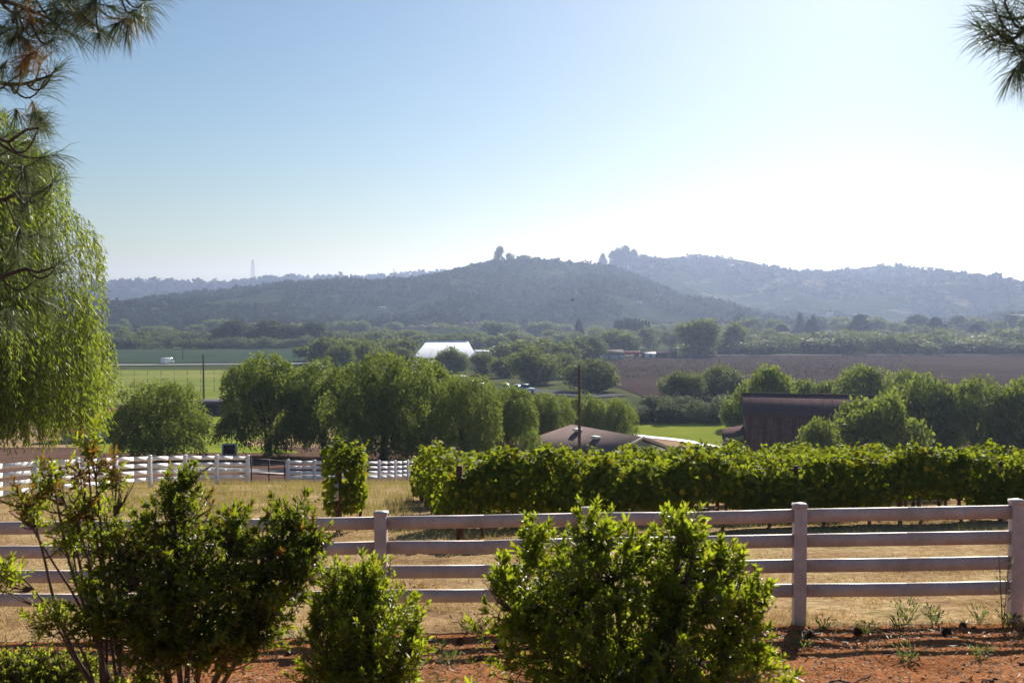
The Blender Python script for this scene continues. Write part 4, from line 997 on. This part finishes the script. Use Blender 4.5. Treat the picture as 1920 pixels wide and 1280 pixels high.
tower(739, 2690, hz_far, 503, 'small distant transmission tower on the ridge near the brushy hill')

# framed board by the far fence
p = onland(427, 88); fb = empty('framed_board', p, 'dark board in a white frame standing on the mulched yard', 'board', rz=0.15)
w, h, z0 = 1.15, 0.95, 0.25
for sx in (-1, 1): MB().box((sx * w / 2, 0, (z0 + h + 0.14) / 2 - 0.1), (0.14, 0.12, z0 + h + 0.3)).build('frame', M['white_paint'], fb)
for z in (z0, z0 + h): MB().box((0, 0, z + 0.07), (w - 0.14, 0.1, 0.14)).build('frame', M['white_paint'], fb)
MB().box((0, 0.02, z0 + h / 2 + 0.07), (w - 0.14, 0.05, h - 0.14)).build('panel', M['barn_dark'], fb)

# a bird over the valley
b = at(1073, 563, 60); bd = empty('bird', b, 'small dark bird flying in front of the hill', 'bird', rz=0.6)
m = MB().tube([(-0.11, 0, 0), (-0.06, 0, 0.01), (0, 0, 0.015), (0.07, 0, 0.01), (0.11, 0, 0.015), (0.14, 0, 0.01)], [0.008, 0.03, 0.042, 0.035, 0.026, 0.006], 8)
for s in (-1, 1):
    m.add([(0.05, 0, 0.02), (0.06, s * 0.13, 0.09), (0.0, s * 0.27, 0.07), (-0.03, s * 0.14, 0.075), (-0.05, 0, 0.015)], [(0, 1, 3, 4), (1, 2, 3)])
m.add([(-0.1, 0.01, 0), (-0.2, 0.05, 0), (-0.2, -0.05, 0), (-0.1, -0.01, 0)], [(0, 1, 2, 3)])
m.build('body', M['bird'], bd, smooth=True)

# low rows of plants on the ploughed field, too fine to tell one from another
r = np.random.default_rng(77); n = 6000
Y = 300 + 180 * r.random(n); Y = np.round(Y / 6) * 6 + r.normal(size=n) * 0.3; X = Y * r.uniform(0.08, 0.72, n)
sz = r.uniform(0.25, 0.55, n); k = X / Y < 0.42 + 0.1 * vnoise(Y / 20, X * 0); X, Y, sz = X[k], Y[k], sz[k]; n = len(X)
V, Q = leaf_rhombs(np.stack([X, Y, tz(X, Y) + 0.15], 1), np.array([0, 0, 1.0]) + 0.5 * rdir(n, r), rdir(n, r), sz * 1.3, sz)
MB().add(V, Q).build('field_crop', M['cypress'], kind='stuff', label='thin rows of young plants on the ploughed field', cat='crop')

# ------------------------------------------------------------------ near shrubs
def sprig_template(r, L=0.24, leaves=20, ll=0.075, lw=0.021, whorl=0.5):
    """a twig with a spiral of blades, denser at the tip; grows along +z"""
    t = np.concatenate([np.linspace(0.15, 0.85, int(leaves * (1 - whorl))), np.linspace(0.88, 1.0, leaves - int(leaves * (1 - whorl)))])
    a = np.arange(len(t)) * 2.4 + r.random() * 6
    el = np.interp(t, [0.1, 0.85, 1.0], [0.35, 0.75, 1.25]) + r.normal(size=len(t)) * 0.16
    P = np.stack([0 * t, 0 * t, t * L], 1) + r.normal(size=(len(t), 3)) * 0.004
    D = np.stack([np.cos(a) * np.cos(el), np.sin(a) * np.cos(el), np.sin(el)], 1)
    N = np.stack([-np.cos(a) * np.sin(el), -np.sin(a) * np.sin(el), np.cos(el)], 1) + 0.25 * rdir(len(t), r)
    V, Q = leaf_blades(P, D, N, ll * r.uniform(0.4, 1.25, len(t)), lw * r.uniform(0.8, 1.2, len(t)), 0.35, 0.85, 1.0, 0.35, 0.72, 0.12)
    return V, Q
def frame_from(D, r):
    D = D / np.linalg.norm(D, axis=1, keepdims=True); ref = rdir(len(D), r); S = np.cross(D, ref); S /= np.linalg.norm(S, axis=1, keepdims=True)
    return np.stack([S, np.cross(D, S), D], -1)
def scatter(tpls, P, D, sc, r, mb):
    R = frame_from(D, r); which = r.integers(len(tpls), size=len(P))
    for k, (V, Q) in enumerate(tpls):
        idx = np.where(which == k)[0]
        if not len(idx): continue
        W = np.einsum('nij,vj->nvi', R[idx], V) * sc[idx][:, None, None] + P[idx][:, None]
        mb.add(W.reshape(-1, 3), (Q[None] + (np.arange(len(idx)) * len(V))[:, None, None]).reshape(-1, 4))
def shrub(name, base, blobs, n, seed, label, mats, stems=7, sprig=dict(), red=0.0, loose=0.0, up=0.55, stem_r=0.022, sc=(0.6, 1.25), inner=0.25):
    """blobs: (px, py, depth, rx px, ry px, depth radius m) masses of the crown; base: ground point"""
    r = np.random.default_rng(seed); base = Vector(base); root = empty(name, base, label, 'shrub', 'shrubs in front of the white fence')
    tp = [sprig_template(r, **sprig) for _ in range(5)]
    B = []
    for px, py, d, rxp, ryp, rd in blobs:
        c = at(px, py, d) - base; B.append((np.array(c), np.array([rxp / F * d, rd, ryp / F * d])))
    wts = np.array([b[1][0] * b[1][2] for b in B]); wts /= wts.sum()
    P, D, own = [], [], []
    for k, (c, e) in enumerate(B):
        m = int(n * wts[k]) + 6; q = rdir(m, r); rad = np.where(r.random(m) < inner, r.uniform(0.3, 0.8, m), r.uniform(0.75, 1.2, m))[:, None]
        rad *= 1 + 0.22 * np.array([math.sin(3.1 * a + 2.3 * b + seed) for a, b in zip(np.arctan2(q[:, 1], q[:, 0]), q[:, 2] * 3)])[:, None]
        p = c + q * e * rad; keep = p[:, 2] > 0.04
        P.append(p[keep]); D.append((q * 0.75 + np.array([0, 0, up]) + 0.35 * rdir(m, r))[keep]); own.append(np.full(keep.sum(), k))
    P = np.concatenate(P); D = np.concatenate(D); own = np.concatenate(own)
    Dn = D / np.linalg.norm(D, axis=1, keepdims=True); s = r.uniform(*sc, len(P))
    start = P - Dn * 0.2 * s[:, None]
    mb = MB()
    isred = r.random(len(P)) < red * np.clip((P[:, 2] - np.median(P[:, 2])) / 0.4, 0, 1) if red else np.zeros(len(P), bool)
    scatter(tp, start[~isred], D[~isred], s[~isred], r, mb)
    mb.build('foliage', mats[0], root, kind='stuff')
    if isred.any():
        m2 = MB(); scatter(tp, start[isred], D[isred], s[isred], r, m2); m2.build('young_foliage', mats[1], root, kind='stuff')
    # stems from the ground into each mass, then branches to the sprigs
    nodes = []
    for k in range(stems):
        c, e = B[k % len(B)]; tgt = c + rdir(1, r)[0] * e * 0.35; tgt[2] = max(tgt[2], 0.15)
        b0 = np.array([r.normal() * 0.05, r.normal() * 0.05, -0.06]); t = np.linspace(0, 1, 9)[:, None]
        mid = (b0 + tgt) / 2 + np.array([r.normal() * 0.06, r.normal() * 0.06, 0.04])
        C = (1 - t) ** 2 * b0 + 2 * t * (1 - t) * mid + t * t * tgt + 0.012 * np.sin(t * 9 + k)
        MB().tube(C, np.linspace(stem_r * r.uniform(0.8, 1.2), 0.006, 9), 7).build('stem', M['stem'], root, smooth=True)
        nodes.append(C[2:])
    nodes = np.concatenate(nodes); tw = MB()
    for q in np.where(r.random(len(P)) < 0.6)[0]:
        dd = np.linalg.norm(nodes - start[q], axis=1) + np.where(nodes[:, 2] > start[q][2], 0.25, 0); a = nodes[int(np.argmin(dd))]
        b = P[q]; t = np.linspace(0, 1, 5)[:, None]; mid = (a + start[q]) / 2 + np.array([0, 0, -0.03])
        C = np.concatenate([(1 - t) ** 2 * a + 2 * t * (1 - t) * mid + t * t * start[q], b[None]])
        tw.tube(C, np.linspace(0.0075, 0.0025, 6), 4, cap=False)
    tw.build('twigs', M['stem'], root, kind='stuff')
    return root
def gp(px, d): return onland(px, d)
SL = [M['shrubleaf'], M['redleaf']]
# large rounded shrub
shrub('rounded_shrub', gp(1190, 6.7), [(1095, 1085, 6.5, 115, 90, 0.42), (1275, 1100, 6.6, 100, 100, 0.42), (1180, 1195, 6.45, 225, 125, 0.6), (1190, 1290, 6.45, 225, 100, 0.6), (985, 1135, 6.5, 62, 85, 0.3), (1385, 1160, 6.6, 52, 100, 0.3),
      (1115, 990, 6.5, 42, 50, 0.15), (1285, 1002, 6.6, 42, 50, 0.15), (1003, 1015, 6.5, 28, 60, 0.12), (1190, 1025, 6.55, 30, 35, 0.12), (1352, 1045, 6.6, 28, 45, 0.12), (940, 1080, 6.5, 20, 30, 0.1), (1425, 1110, 6.6, 18, 30, 0.1)], 1550, 61,
      'large rounded glossy green shrub before the fence, beside the tall post', SL, 9, dict(L=0.2, leaves=25, ll=0.062, lw=0.0175))
# smaller upright shrub
shrub('upright_shrub', gp(690, 6.8), [(685, 1165, 6.7, 90, 100, 0.38), (640, 1240, 6.7, 75, 75, 0.35), (730, 1250, 6.7, 72, 85, 0.35), (690, 1085, 6.7, 42, 42, 0.18), (630, 1095, 6.7, 32, 48, 0.18), (775, 1175, 6.75, 20, 42, 0.1), (595, 1150, 6.7, 20, 34, 0.1)], 800, 62,
      'smaller upright green shrub between the two big ones', SL, 6, dict(L=0.18, leaves=24, ll=0.056, lw=0.014), up=0.8)
# dense spreading shrub
shrub('spreading_shrub', gp(330, 7.0), [(330, 1000, 6.9, 95, 65, 0.38), (430, 1060, 6.9, 130, 80, 0.42), (300, 1090, 6.8, 105, 80, 0.38), (520, 1020, 7.0, 72, 60, 0.3), (330, 930, 6.9, 45, 45, 0.16), (375, 1150, 6.8, 120, 55, 0.4), (550, 960, 7.0, 36, 36, 0.14), (440, 985, 6.9, 40, 40, 0.16), (490, 1130, 6.9, 70, 42, 0.22), (300, 1190, 6.8, 70, 40, 0.25), (590, 1000, 7.0, 22, 30, 0.1), (420, 1190, 6.8, 80, 36, 0.3), (230, 1150, 6.8, 60, 44, 0.25), (350, 890, 6.9, 20, 22, 0.08), (235, 1030, 6.85, 55, 60, 0.25), (170, 1150, 6.8, 60, 40, 0.25), (560, 1060, 6.95, 45, 50, 0.2), (480, 1185, 6.85, 55, 34, 0.2), (330, 1215, 6.75, 90, 34, 0.3)], 1200, 63,
      'dense spreading dark shrub before the fence with arching branches', [M['darkshrub'], M['redleaf']], 11, dict(L=0.21, leaves=22, ll=0.062, lw=0.0165), red=0.05)
# tall lanky shrub
shrub('lanky_shrub', gp(215, 6.9), [(172, 830, 6.8, 22, 44, 0.10), (95, 895, 6.8, 40, 40, 0.14), (150, 920, 6.8, 30, 70, 0.14), (55, 940, 6.8, 34, 34, 0.12), (215, 895, 6.85, 24, 36, 0.10), (125, 1000, 6.8, 50, 36, 0.16), (200, 980, 6.85, 30, 60, 0.12), (22, 1070, 6.8, 34, 28, 0.12), (95, 1150, 6.75, 52, 26, 0.18), (170, 1080, 6.8, 30, 50, 0.12)], 150, 64,
      'tall lanky shrub with bare stems and bronze tips in front of the pepper tree', SL, 14, dict(L=0.22, leaves=17, ll=0.066, lw=0.016, whorl=0.35), red=0.5, stem_r=0.016, inner=0.2)
# low yellow-green cover at the corner
shrub('low_shrub', gp(80, 7.4), [(90, 1245, 7.45, 105, 40, 0.25), (20, 1235, 7.45, 70, 36, 0.25), (160, 1245, 7.5, 40, 34, 0.15), (90, 1275, 7.35, 120, 34, 0.2)], 900, 65,
      'low yellow-green small-leaved bush in the lower corner', [M['herb']], 6, dict(L=0.10, leaves=16, ll=0.032, lw=0.016), up=0.6, stem_r=0.01)
shrub('low_shrub', gp(280, 6.9), [(275, 1262, 6.85, 34, 26, 0.12), (225, 1275, 6.8, 26, 18, 0.1)], 70, 66, 'small bright seedling bush at the foot of the spreading shrub', [M['herb']], 3, dict(L=0.12, leaves=14, ll=0.04, lw=0.016), stem_r=0.008)

# ------------------------------------------------------------------ pines reaching into the frame
def tuft_template(r, n=110, ln=0.23, L=0.22, droop=0.0):
    """a brush of long needles round the end of a twig along +z"""
    t = r.random(n) ** 0.7; a = r.random(n) * 6.283; el = np.interp(t, [0, 1], [0.55, 1.2]) + r.normal(size=n) * 0.18
    P = np.stack([0 * t, 0 * t, t * L], 1)
    D = np.stack([np.cos(a) * np.cos(el), np.sin(a) * np.cos(el), np.sin(el)], 1)
    return P, D, ln * r.uniform(0.75, 1.15, n)
def pine(name, base, H, limb_list, label, seed, rt=0.2):
    """limb_list: (start height z, control point, tip list in world space, needles brown share)"""
    r = np.random.default_rng(seed); base = Vector(base); root = empty(name, base, label, 'tree', 'pine trees beside the viewpoint')
    t = np.linspace(0, 1, 10)[:, None]
    MB().tube(np.concatenate([0.12 * np.sin(t * 4), 0.08 * np.sin(t * 5), t * H - 0.3 * (t == 0)], 1), np.linspace(rt * 1.2, rt * 0.45, 10), 10).build('trunk', M['pinebark'], root, smooth=True)
    green, brown, tw = MB(), MB(), MB()
    for z0, ctrl, tips, bshare in limb_list:
        s = np.array([0, 0, z0]); c = np.array(Vector(ctrl) - base); main = np.array(Vector(tips[0]) - base)
        t = np.linspace(0, 1, 14)[:, None]; C = (1 - t) ** 2 * s + 2 * t * (1 - t) * c + t * t * main
        C[1:-1] += r.normal(size=(12, 3)) * 0.02
        MB().tube(C, np.linspace(0.05, 0.008, 14), 7).build('limb', M['pinebark'], root, smooth=True)
        for q in tips:
            q = np.array(Vector(q) - base); a = C[int(np.clip(np.argmin(np.linalg.norm(C - q, axis=1)) - 2, 3, 12))]
            t5 = np.linspace(0, 1, 8)[:, None]; low = (a + q) / 2 + np.array([0, 0, -0.16 - 0.1 * r.random()])
            S = (1 - t5) ** 2 * a + 2 * t5 * (1 - t5) * low + t5 ** 2 * q
            tw.tube(S, np.linspace(0.011, 0.0055, 8), 5, cap=False)
            end = S[-1] - S[-2]; end = end / np.linalg.norm(end)
            for rep in range(2):
                P, D, ln = tuft_template(r, 75, 0.24, 0.26)
                e = end if rep == 0 else -end * 0.2 + 0.4 * rdir(1, r)[0]; e = e / np.linalg.norm(e)
                R = frame_from(e[None], r)[0]; org = q - end * (0.2 if rep == 0 else 0.32)
                Pw = P @ R.T * (1 if rep == 0 else 0.4) + org; Dw = D @ R.T
                Dw = Dw + np.array([0, 0, -1.0]) * r.uniform(0.1, 0.75 if rep == 0 else 1.3, len(Dw))[:, None]; Dw /= np.linalg.norm(Dw, axis=1, keepdims=True)
                S2 = np.cross(Dw, rdir(len(Dw), r)); S2 /= np.linalg.norm(S2, axis=1, keepdims=True); w = 0.0021
                m = Pw + Dw * ln[:, None] * 0.55; e3 = Pw + Dw * ln[:, None] + np.array([0, 0, -0.05]) * ln[:, None] * 3
                V = np.stack([Pw - S2 * w, Pw + S2 * w, m + S2 * w, m - S2 * w, e3], 1).reshape(-1, 3)
                b = np.arange(len(Pw))[:, None] * 5
                tgt = brown if r.random() < bshare else green
                tgt.add(V, b + np.array([[0, 1, 2, 3]])); tgt.f.append((b + np.array([[3, 2, 4]]) + tgt.n - len(V), 0))
    tw.build('twigs', M['pinebark'], root, kind='stuff')
    if green.n: green.build('needles', M['needle'], root, kind='stuff')
    if brown.n: brown.build('brown_needles', M['needle_brown'], root, kind='stuff')
    return root
r = np.random.default_rng(9)
def tips(lst, d, jit=0.5): return [at(px, py, d + r.uniform(-jit, jit)) for px, py in lst]
pb = Vector((-5.9, 8.2, gz(-5.9, 8.2)))
zb = lambda z: z - pb.z
limbset = [
 (zb(2.6), at(60, -110, 8.2), tips([(302, -12), (268, 8), (240, -20), (225, 35), (196, 10), (178, 48), (150, 25), (130, 62), (205, -30), (160, -15), (110, 20), (250, 20), (185, 62)], 8.0), 0.08),
 (zb(2.4), at(-40, -60, 8.0), tips([(112, 48), (88, 30), (70, 62), (52, 20), (40, 66), (22, 30), (8, 60), (95, 75), (60, -10), (20, -10), (120, 0)], 7.8), 0.08),
 (zb(2.0), at(-60, 190, 8.0), tips([(98, 140), (76, 118), (40, 128), (22, 150), (82, 155)], 7.9), 0.05),
 (zb(1.5), at(-80, 300, 8.1), tips([(72, 240), (92, 292), (30, 275), (64, 305), (12, 255)], 8.0), 0.0),
 (zb(0.9), at(-80, 420, 8.2), tips([(98, 345), (60, 365), (66, 440), (20, 440)], 8.2), 0.0),
 (zb(0.4), at(-80, 540, 8.2), tips([(104, 500), (60, 530), (20, 500), (12, 590)], 8.2), 0.0)]
pine('pine_tree', pb, 6.6, limbset, 'pine with long drooping needles reaching in over the upper corner', 71)
pb2 = Vector((6.2, 7.0, gz(6.2, 7.0))); zb = lambda z: z - pb2.z
pine('pine_tree', pb2, 6.4, [(zb(2.1), at(2060, 40, 6.4), tips([(1872, 30), (1868, 58), (1890, 70), (1908, 40), (1905, 85), (1935, 20), (1925, 95), (1885, 5), (1850, 62), (1945, 60)], 6.3, 0.15), 0.0),
     (zb(2.6), at(2060, -80, 6.6), tips([(1940, -60), (1990, -40), (1970, -90)], 6.5), 0.1)], 'pine with one tuft of long needles hanging into the bright sky', 72)

# ------------------------------------------------------------------ ground cover near the fence
r = np.random.default_rng(15)
def blades(n, xf, yf, h0, h1, w, mat, name, seed, lean=0.35):
    r = np.random.default_rng(seed); Y = yf(r, n); X = xf(r, n, Y); Z = tz(X, Y)
    k = fbm(X * 0.9 + 3, Y * 1.3, 3) > -0.12 + 0.25 * r.random(n) - 0.2; X, Y, Z = X[k], Y[k], Z[k]; n = len(X); P = np.stack([X, Y, Z], 1)
    cl = 0.5 + 0.5 * vnoise(X * 1.3, Y * 1.3); h = (h0 + (h1 - h0) * r.random(n)) * (0.5 + 0.8 * cl)
    D = np.array([0, 0, 1.0]) + lean * rdir(n, r); D /= np.linalg.norm(D, axis=1, keepdims=True)
    S = np.cross(D, rdir(n, r)); S /= np.linalg.norm(S, axis=1, keepdims=True)
    T = P + D * h[:, None] + 0.3 * h[:, None] * rdir(n, r) * np.array([1, 1, 0.2])
    V = np.stack([P - S * w / 2, P + S * w / 2, T], 1).reshape(-1, 3); Q = np.arange(n)[:, None] * 3 + np.array([[0, 1, 2]])
    MB().add(V, Q).build(name, mat, kind='stuff', label={'straw': 'short dry grass and straw on the slope', 'greengrass': 'half dry grass below the far white fence'}.get(mat.name, 'dry grass on the slope'), cat='grass')
wide = lambda f0, f1: (lambda r, n, Y: Y * r.uniform(f0, f1, n))
blades(70000, wide(-0.62, 0.62), lambda r, n: 9.95 + 13 * r.random(n) ** 1.3, 0.025, 0.13, 0.011, M['straw'], 'dry_grass', 81, 0.8)
blades(26000, wide(-0.62, -0.04), lambda r, n: 20 + 26 * r.random(n) ** 0.8, 0.08, 0.28, 0.014, M['straw'], 'dry_grass', 82)
blades(20000, wide(-0.5, -0.10), lambda r, n: 26 + 22 * r.random(n), 0.10, 0.36, 0.014, M['greengrass'], 'dry_grass', 83)
blades(9000, wide(-0.15, 0.62), lambda r, n: 18.5 + 10 * r.random(n), 0.04, 0.20, 0.010, M['greengrass'], 'dry_grass', 84)
# bark chips and fallen needles on the mulch
n = 30000; Y = 6.6 + 4.4 * r.random(n); X = Y * r.uniform(-0.6, 0.6, n)
edge = 10.1 + 0.35 * vnoise(X * 0.8, X * 0); k = Y < edge; X, Y = X[k], Y[k]; n = len(X)
zz = tz(X, Y) + 0.035 + 0.045 * (fbm(X * 1.5, Y * 1.5, 4) + 0.35) * (Y < 10.3)
D = rdir(n, r) * np.array([1, 1, 0.25]); N = np.array([0, 0, 1.0]) + 0.5 * rdir(n, r)
V, Q = leaf_rhombs(np.stack([X, Y, zz], 1), D, N, r.uniform(0.02, 0.085, n), r.uniform(0.006, 0.022, n))
MB().add(V, Q).build('bark_chips', M['chips'], kind='stuff', label='reddish bark chips and fallen needles covering the bed', cat='mulch')
# leaf litter and dry needles lying in drifts
n = 14000; Y = 6.8 + 3.6 * r.random(n); X = Y * r.uniform(-0.6, 0.6, n); k = fbm(X * 1.1 + 7, Y * 1.6, 3) > 0.02; X, Y = X[k], Y[k]; n = len(X)
zz = tz(X, Y) + 0.045 + 0.045 * (fbm(X * 1.5, Y * 1.5, 4) + 0.35) * (Y < 10.3)
V, Q = leaf_rhombs(np.stack([X, Y, zz], 1), rdir(n, r) * np.array([1, 1, 0.35]), np.array([0, 0, 1.0]) + 0.6 * rdir(n, r), r.uniform(0.03, 0.14, n), r.uniform(0.004, 0.014, n))
MB().add(V, Q).build('leaf_litter', M['needle_brown'], kind='stuff', label='drifts of dry needles and leaf litter on the bed', cat='litter')
n = 160; m = MB(); q = rdir(14, r)
for t in range(n):
    y = 6.9 + 3.4 * r.random(); x = y * r.uniform(-0.58, 0.58); s0 = 0.012 + 0.03 * r.random() ** 3
    P = rdir(8, r) * s0 * np.array([1, 1, 0.6]); P = np.array([[a, b, c] for a in (-1, 1) for b in (-1, 1) for c in (-1, 1)]) * s0 * np.array([1, 0.8, 0.55]) * r.uniform(0.7, 1.2, (8, 3)) + np.array([x, y, gz(x, y) + 0.05])
    m.add(P, np.array([[0, 1, 3, 2], [4, 6, 7, 5], [0, 4, 5, 1], [2, 3, 7, 6], [0, 2, 6, 4], [1, 5, 7, 3]]))
m.build('pebbles', M['bark_ground'], smooth=True, kind='stuff', label='small pebbles and clods lying on the bed', cat='pebbles')
# clods
def clump(name, px, d, h, n, mat, label, cat='weed', group=None, spread=0.10, ll=0.07, lw=0.014, seed=0):
    r = np.random.default_rng(900 + seed); p = onland(px, d); root = empty(name, p + Vector((0, 0, 0.02)), label, cat, group)
    a = r.random(n) * 6.283; rad = spread * r.random(n) ** 0.6; z = h * r.random(n) ** 0.9
    P = np.stack([np.cos(a) * rad * (0.3 + z / h), np.sin(a) * rad * (0.3 + z / h), z * 0.85], 1)
    D = np.stack([np.cos(a) * 0.7, np.sin(a) * 0.7, 0.6 + 0 * a], 1) + 0.5 * rdir(n, r)
    V, Q = leaf_blades(P, D, np.array([0, 0, 1.0]) + 0.6 * rdir(n, r), ll * r.uniform(0.5, 1.2, n), lw)
    MB().add(V, Q).build('leaves', mat, root, kind='stuff')
    for k in range(4):
        b = k * 1.6 + r.random(); MB().tube([(0, 0, -0.03), (math.cos(b) * spread * 0.5, math.sin(b) * spread * 0.5, h * 0.5), (math.cos(b) * spread * 0.9, math.sin(b) * spread * 0.9, h * 0.9)], [0.004, 0.003, 0.0015], 4).build('stalk', mat, root)
    return root
WG = 'green weeds along the front fence'
weeds = [(770, 9.9, 'green weed tuft under the bottom rail beside the upright shrub'), (820, 9.4, 'small weed on the mulch beyond the upright shrub'), (880, 10.2, 'largest grey-green weed clump under the fence near the rounded shrub'), (905, 9.9, 'weed clump touching the rounded shrub'),
 (840, 8.8, 'tiny weed in the fence shadow stripes'), (1552, 10.0, 'thin weed just past the tall post'), (1632, 9.85, 'weed beside the dark cone on the grass edge'), (1695, 10.0, 'weed clump middle of the last fence panel'), (1712, 10.5, 'taller weed under the last panel, farther back'),
 (1762, 10.2, 'round weed near the middle of the last fence panel'), (1758, 10.6, 'yellow-green weed behind the round one'), (1848, 10.4, 'lone weed close to the end post'), (1905, 10.0, 'weed at the base of the end post'), (1712, 8.5, 'small weed among the shadow stripes of the last panel'), (1852, 8.5, 'bright weed patch on the mulch below the end post'), (1512, 9.2, 'small weed in the shadow of the tall post'),
 (520, 10.4, 'weed below the fence behind the spreading shrub'), (560, 9.9, 'weed at the mulch edge beside the spreading shrub'), (60, 10.6, 'weed clump under the fence at the frame edge'), (930, 7.4, 'weed sprouting beside the rounded shrub base'), (815, 7.3, 'leafy weed at the foot of the upright shrub')]
for k, (px, d, lab) in enumerate(weeds):
    big = 'largest' in lab or 'taller' in lab or 'leafy' in lab
    clump('weed', px, d, 0.24 if big else r.uniform(0.10, 0.18), 130 if big else 70, M['weed'], lab, 'weed', WG, 0.16 if big else 0.10, seed=k)
clump('red_weed', 760, 12.6, 0.22, 160, M['redleaf'], 'reddish dry weed patch seen between the fence rails', 'weed', None, 0.35, 0.08, 0.02, 50)
# tall thin weed by the end post
clump('tall_weed', 1893, 9.9, 0.85, 60, M['weed'], 'tall thin weed stalk beside the end fence post', 'weed', None, 0.07, 0.06, 0.012, 51)
# pine cones
def cone(px, d, s, label, seed, rx_=1.3):
    s *= 0.58; r = np.random.default_rng(seed); p = onland(px, d); root = empty('pine_cone', p + Vector((0, 0, s * 0.38 + 0.03)), label, 'pine cone', 'fallen pine cones on the mulch')
    n = 110; t = np.linspace(0.03, 0.97, n); a = np.arange(n) * 2.4; rad = s * 0.38 * np.sin(np.pi * t ** 0.75) ** 0.8; z = (t - 0.5) * s
    P = np.stack([np.cos(a) * rad * 0.55, np.sin(a) * rad * 0.55, z], 1); D = np.stack([np.cos(a), np.sin(a), 0.35 + 0 * a], 1)
    V, Q = leaf_blades(P, D, np.array([0, 0, 1.0]) + 0 * D, rad * 0.75 + 0.008, s * 0.17, 0.5, 0.9, 1.1, 0.4, 0.8)
    sc = MB().add(V, Q).build('scales', M['cone'], root, kind='stuff')
    core = MB().tube([(0, 0, -s * 0.48), (0, 0, -s * 0.2), (0, 0, s * 0.2), (0, 0, s * 0.48)], [s * 0.1, s * 0.24, s * 0.18, s * 0.04], 8).build('core', M['cone'], root)
    root.rotation_euler = (rx_, 0, r.random() * 6.28)
cone(1527, 9.55, 0.2, 'upright pine cone beside the tall fence post', 1, 0.15)
cone(1616, 9.75, 0.16, 'pine cone lying at the grass edge past the tall post', 2)
cone(1786, 9.6, 0.17, 'pine cone lying below the last fence panel', 3)
cone(1817, 10.0, 0.12, 'smaller pine cone below the last fence panel', 4)
cone(935, 9.4, 0.16, 'dark pine cone near the rounded shrub', 5)
cone(862, 9.7, 0.14, 'pine cone between the upright and rounded shrubs', 6)
cone(505, 7.55, 0.13, 'pale pine cone on the mulch beside the spreading shrub', 7)
cone(1818, 7.35, 0.2, 'dark pine cone at the bottom edge under the last panel', 8, 0.4)
# dead sticks
def stick(name, pts, label, rad=0.008):
    P = [onland(px, d) + Vector((0, 0, 0.045 + k)) for px, d, k in pts]; root = empty(name, P[0], label, 'stick', 'dead sticks on the mulch')
    C = np.array([p - P[0] for p in P]); t = np.linspace(0, 1, 14); tt = np.linspace(0, 1, len(C)); C = np.stack([np.interp(t, tt, C[:, c]) for c in range(3)], 1); C += np.random.default_rng(len(pts)).normal(size=C.shape) * 0.004
    MB().tube(C, np.linspace(rad, rad * 0.4, 14), 6).build('shaft', M['twig'], root, smooth=True); return root
s1 = stick('dead_stick', [(1540, 7.6, 0), (1578, 7.75, 0.03), (1610, 7.65, 0.02), (1650, 7.55, 0)], 'long dead stick on the mulch with a forked twig', 0.012)
C = onland(1612, 7.65) + Vector((0, 0, 0.06)) - Vector(s1.location); E = onland(1645, 8.0) + Vector((0, 0, 0.07)) - Vector(s1.location)
MB().tube([C, (C + E) / 2 + Vector((0.02, 0, 0.02)), E], [0.007, 0.005, 0.003], 5).build('fork', M['twig'], s1, smooth=True)
stick('dead_stick', [(1497, 8.1, 0), (1505, 7.9, 0.03), (1514, 7.75, 0)], 'short curved dead stick below the tall post', 0.009)
stick('dead_stick', [(1680, 7.4, 0), (1715, 7.45, 0.02), (1760, 7.4, 0)], 'straight dead stick at the bottom edge of the mulch', 0.008)

# ------------------------------------------------------------------ the air over the valley
hm = bpy.data.materials.new('valley_haze'); hm.use_nodes = True
hn = hm.node_tree.nodes; hn.remove(hn['Principled BSDF'])
pv = hn.new('ShaderNodeVolumePrincipled'); pv.inputs['Density'].default_value = 0.00015
pv.inputs['Color'].default_value = (0.55,0.68,1.0,1); pv.inputs['Anisotropy'].default_value = 0.52
hm.node_tree.links.new(pv.outputs[0], hn['Material Output'].inputs['Volume'])
MB().box((0, 1975, 42.75), (6640, 4770, 161.5)).build('haze', hm, kind='stuff')
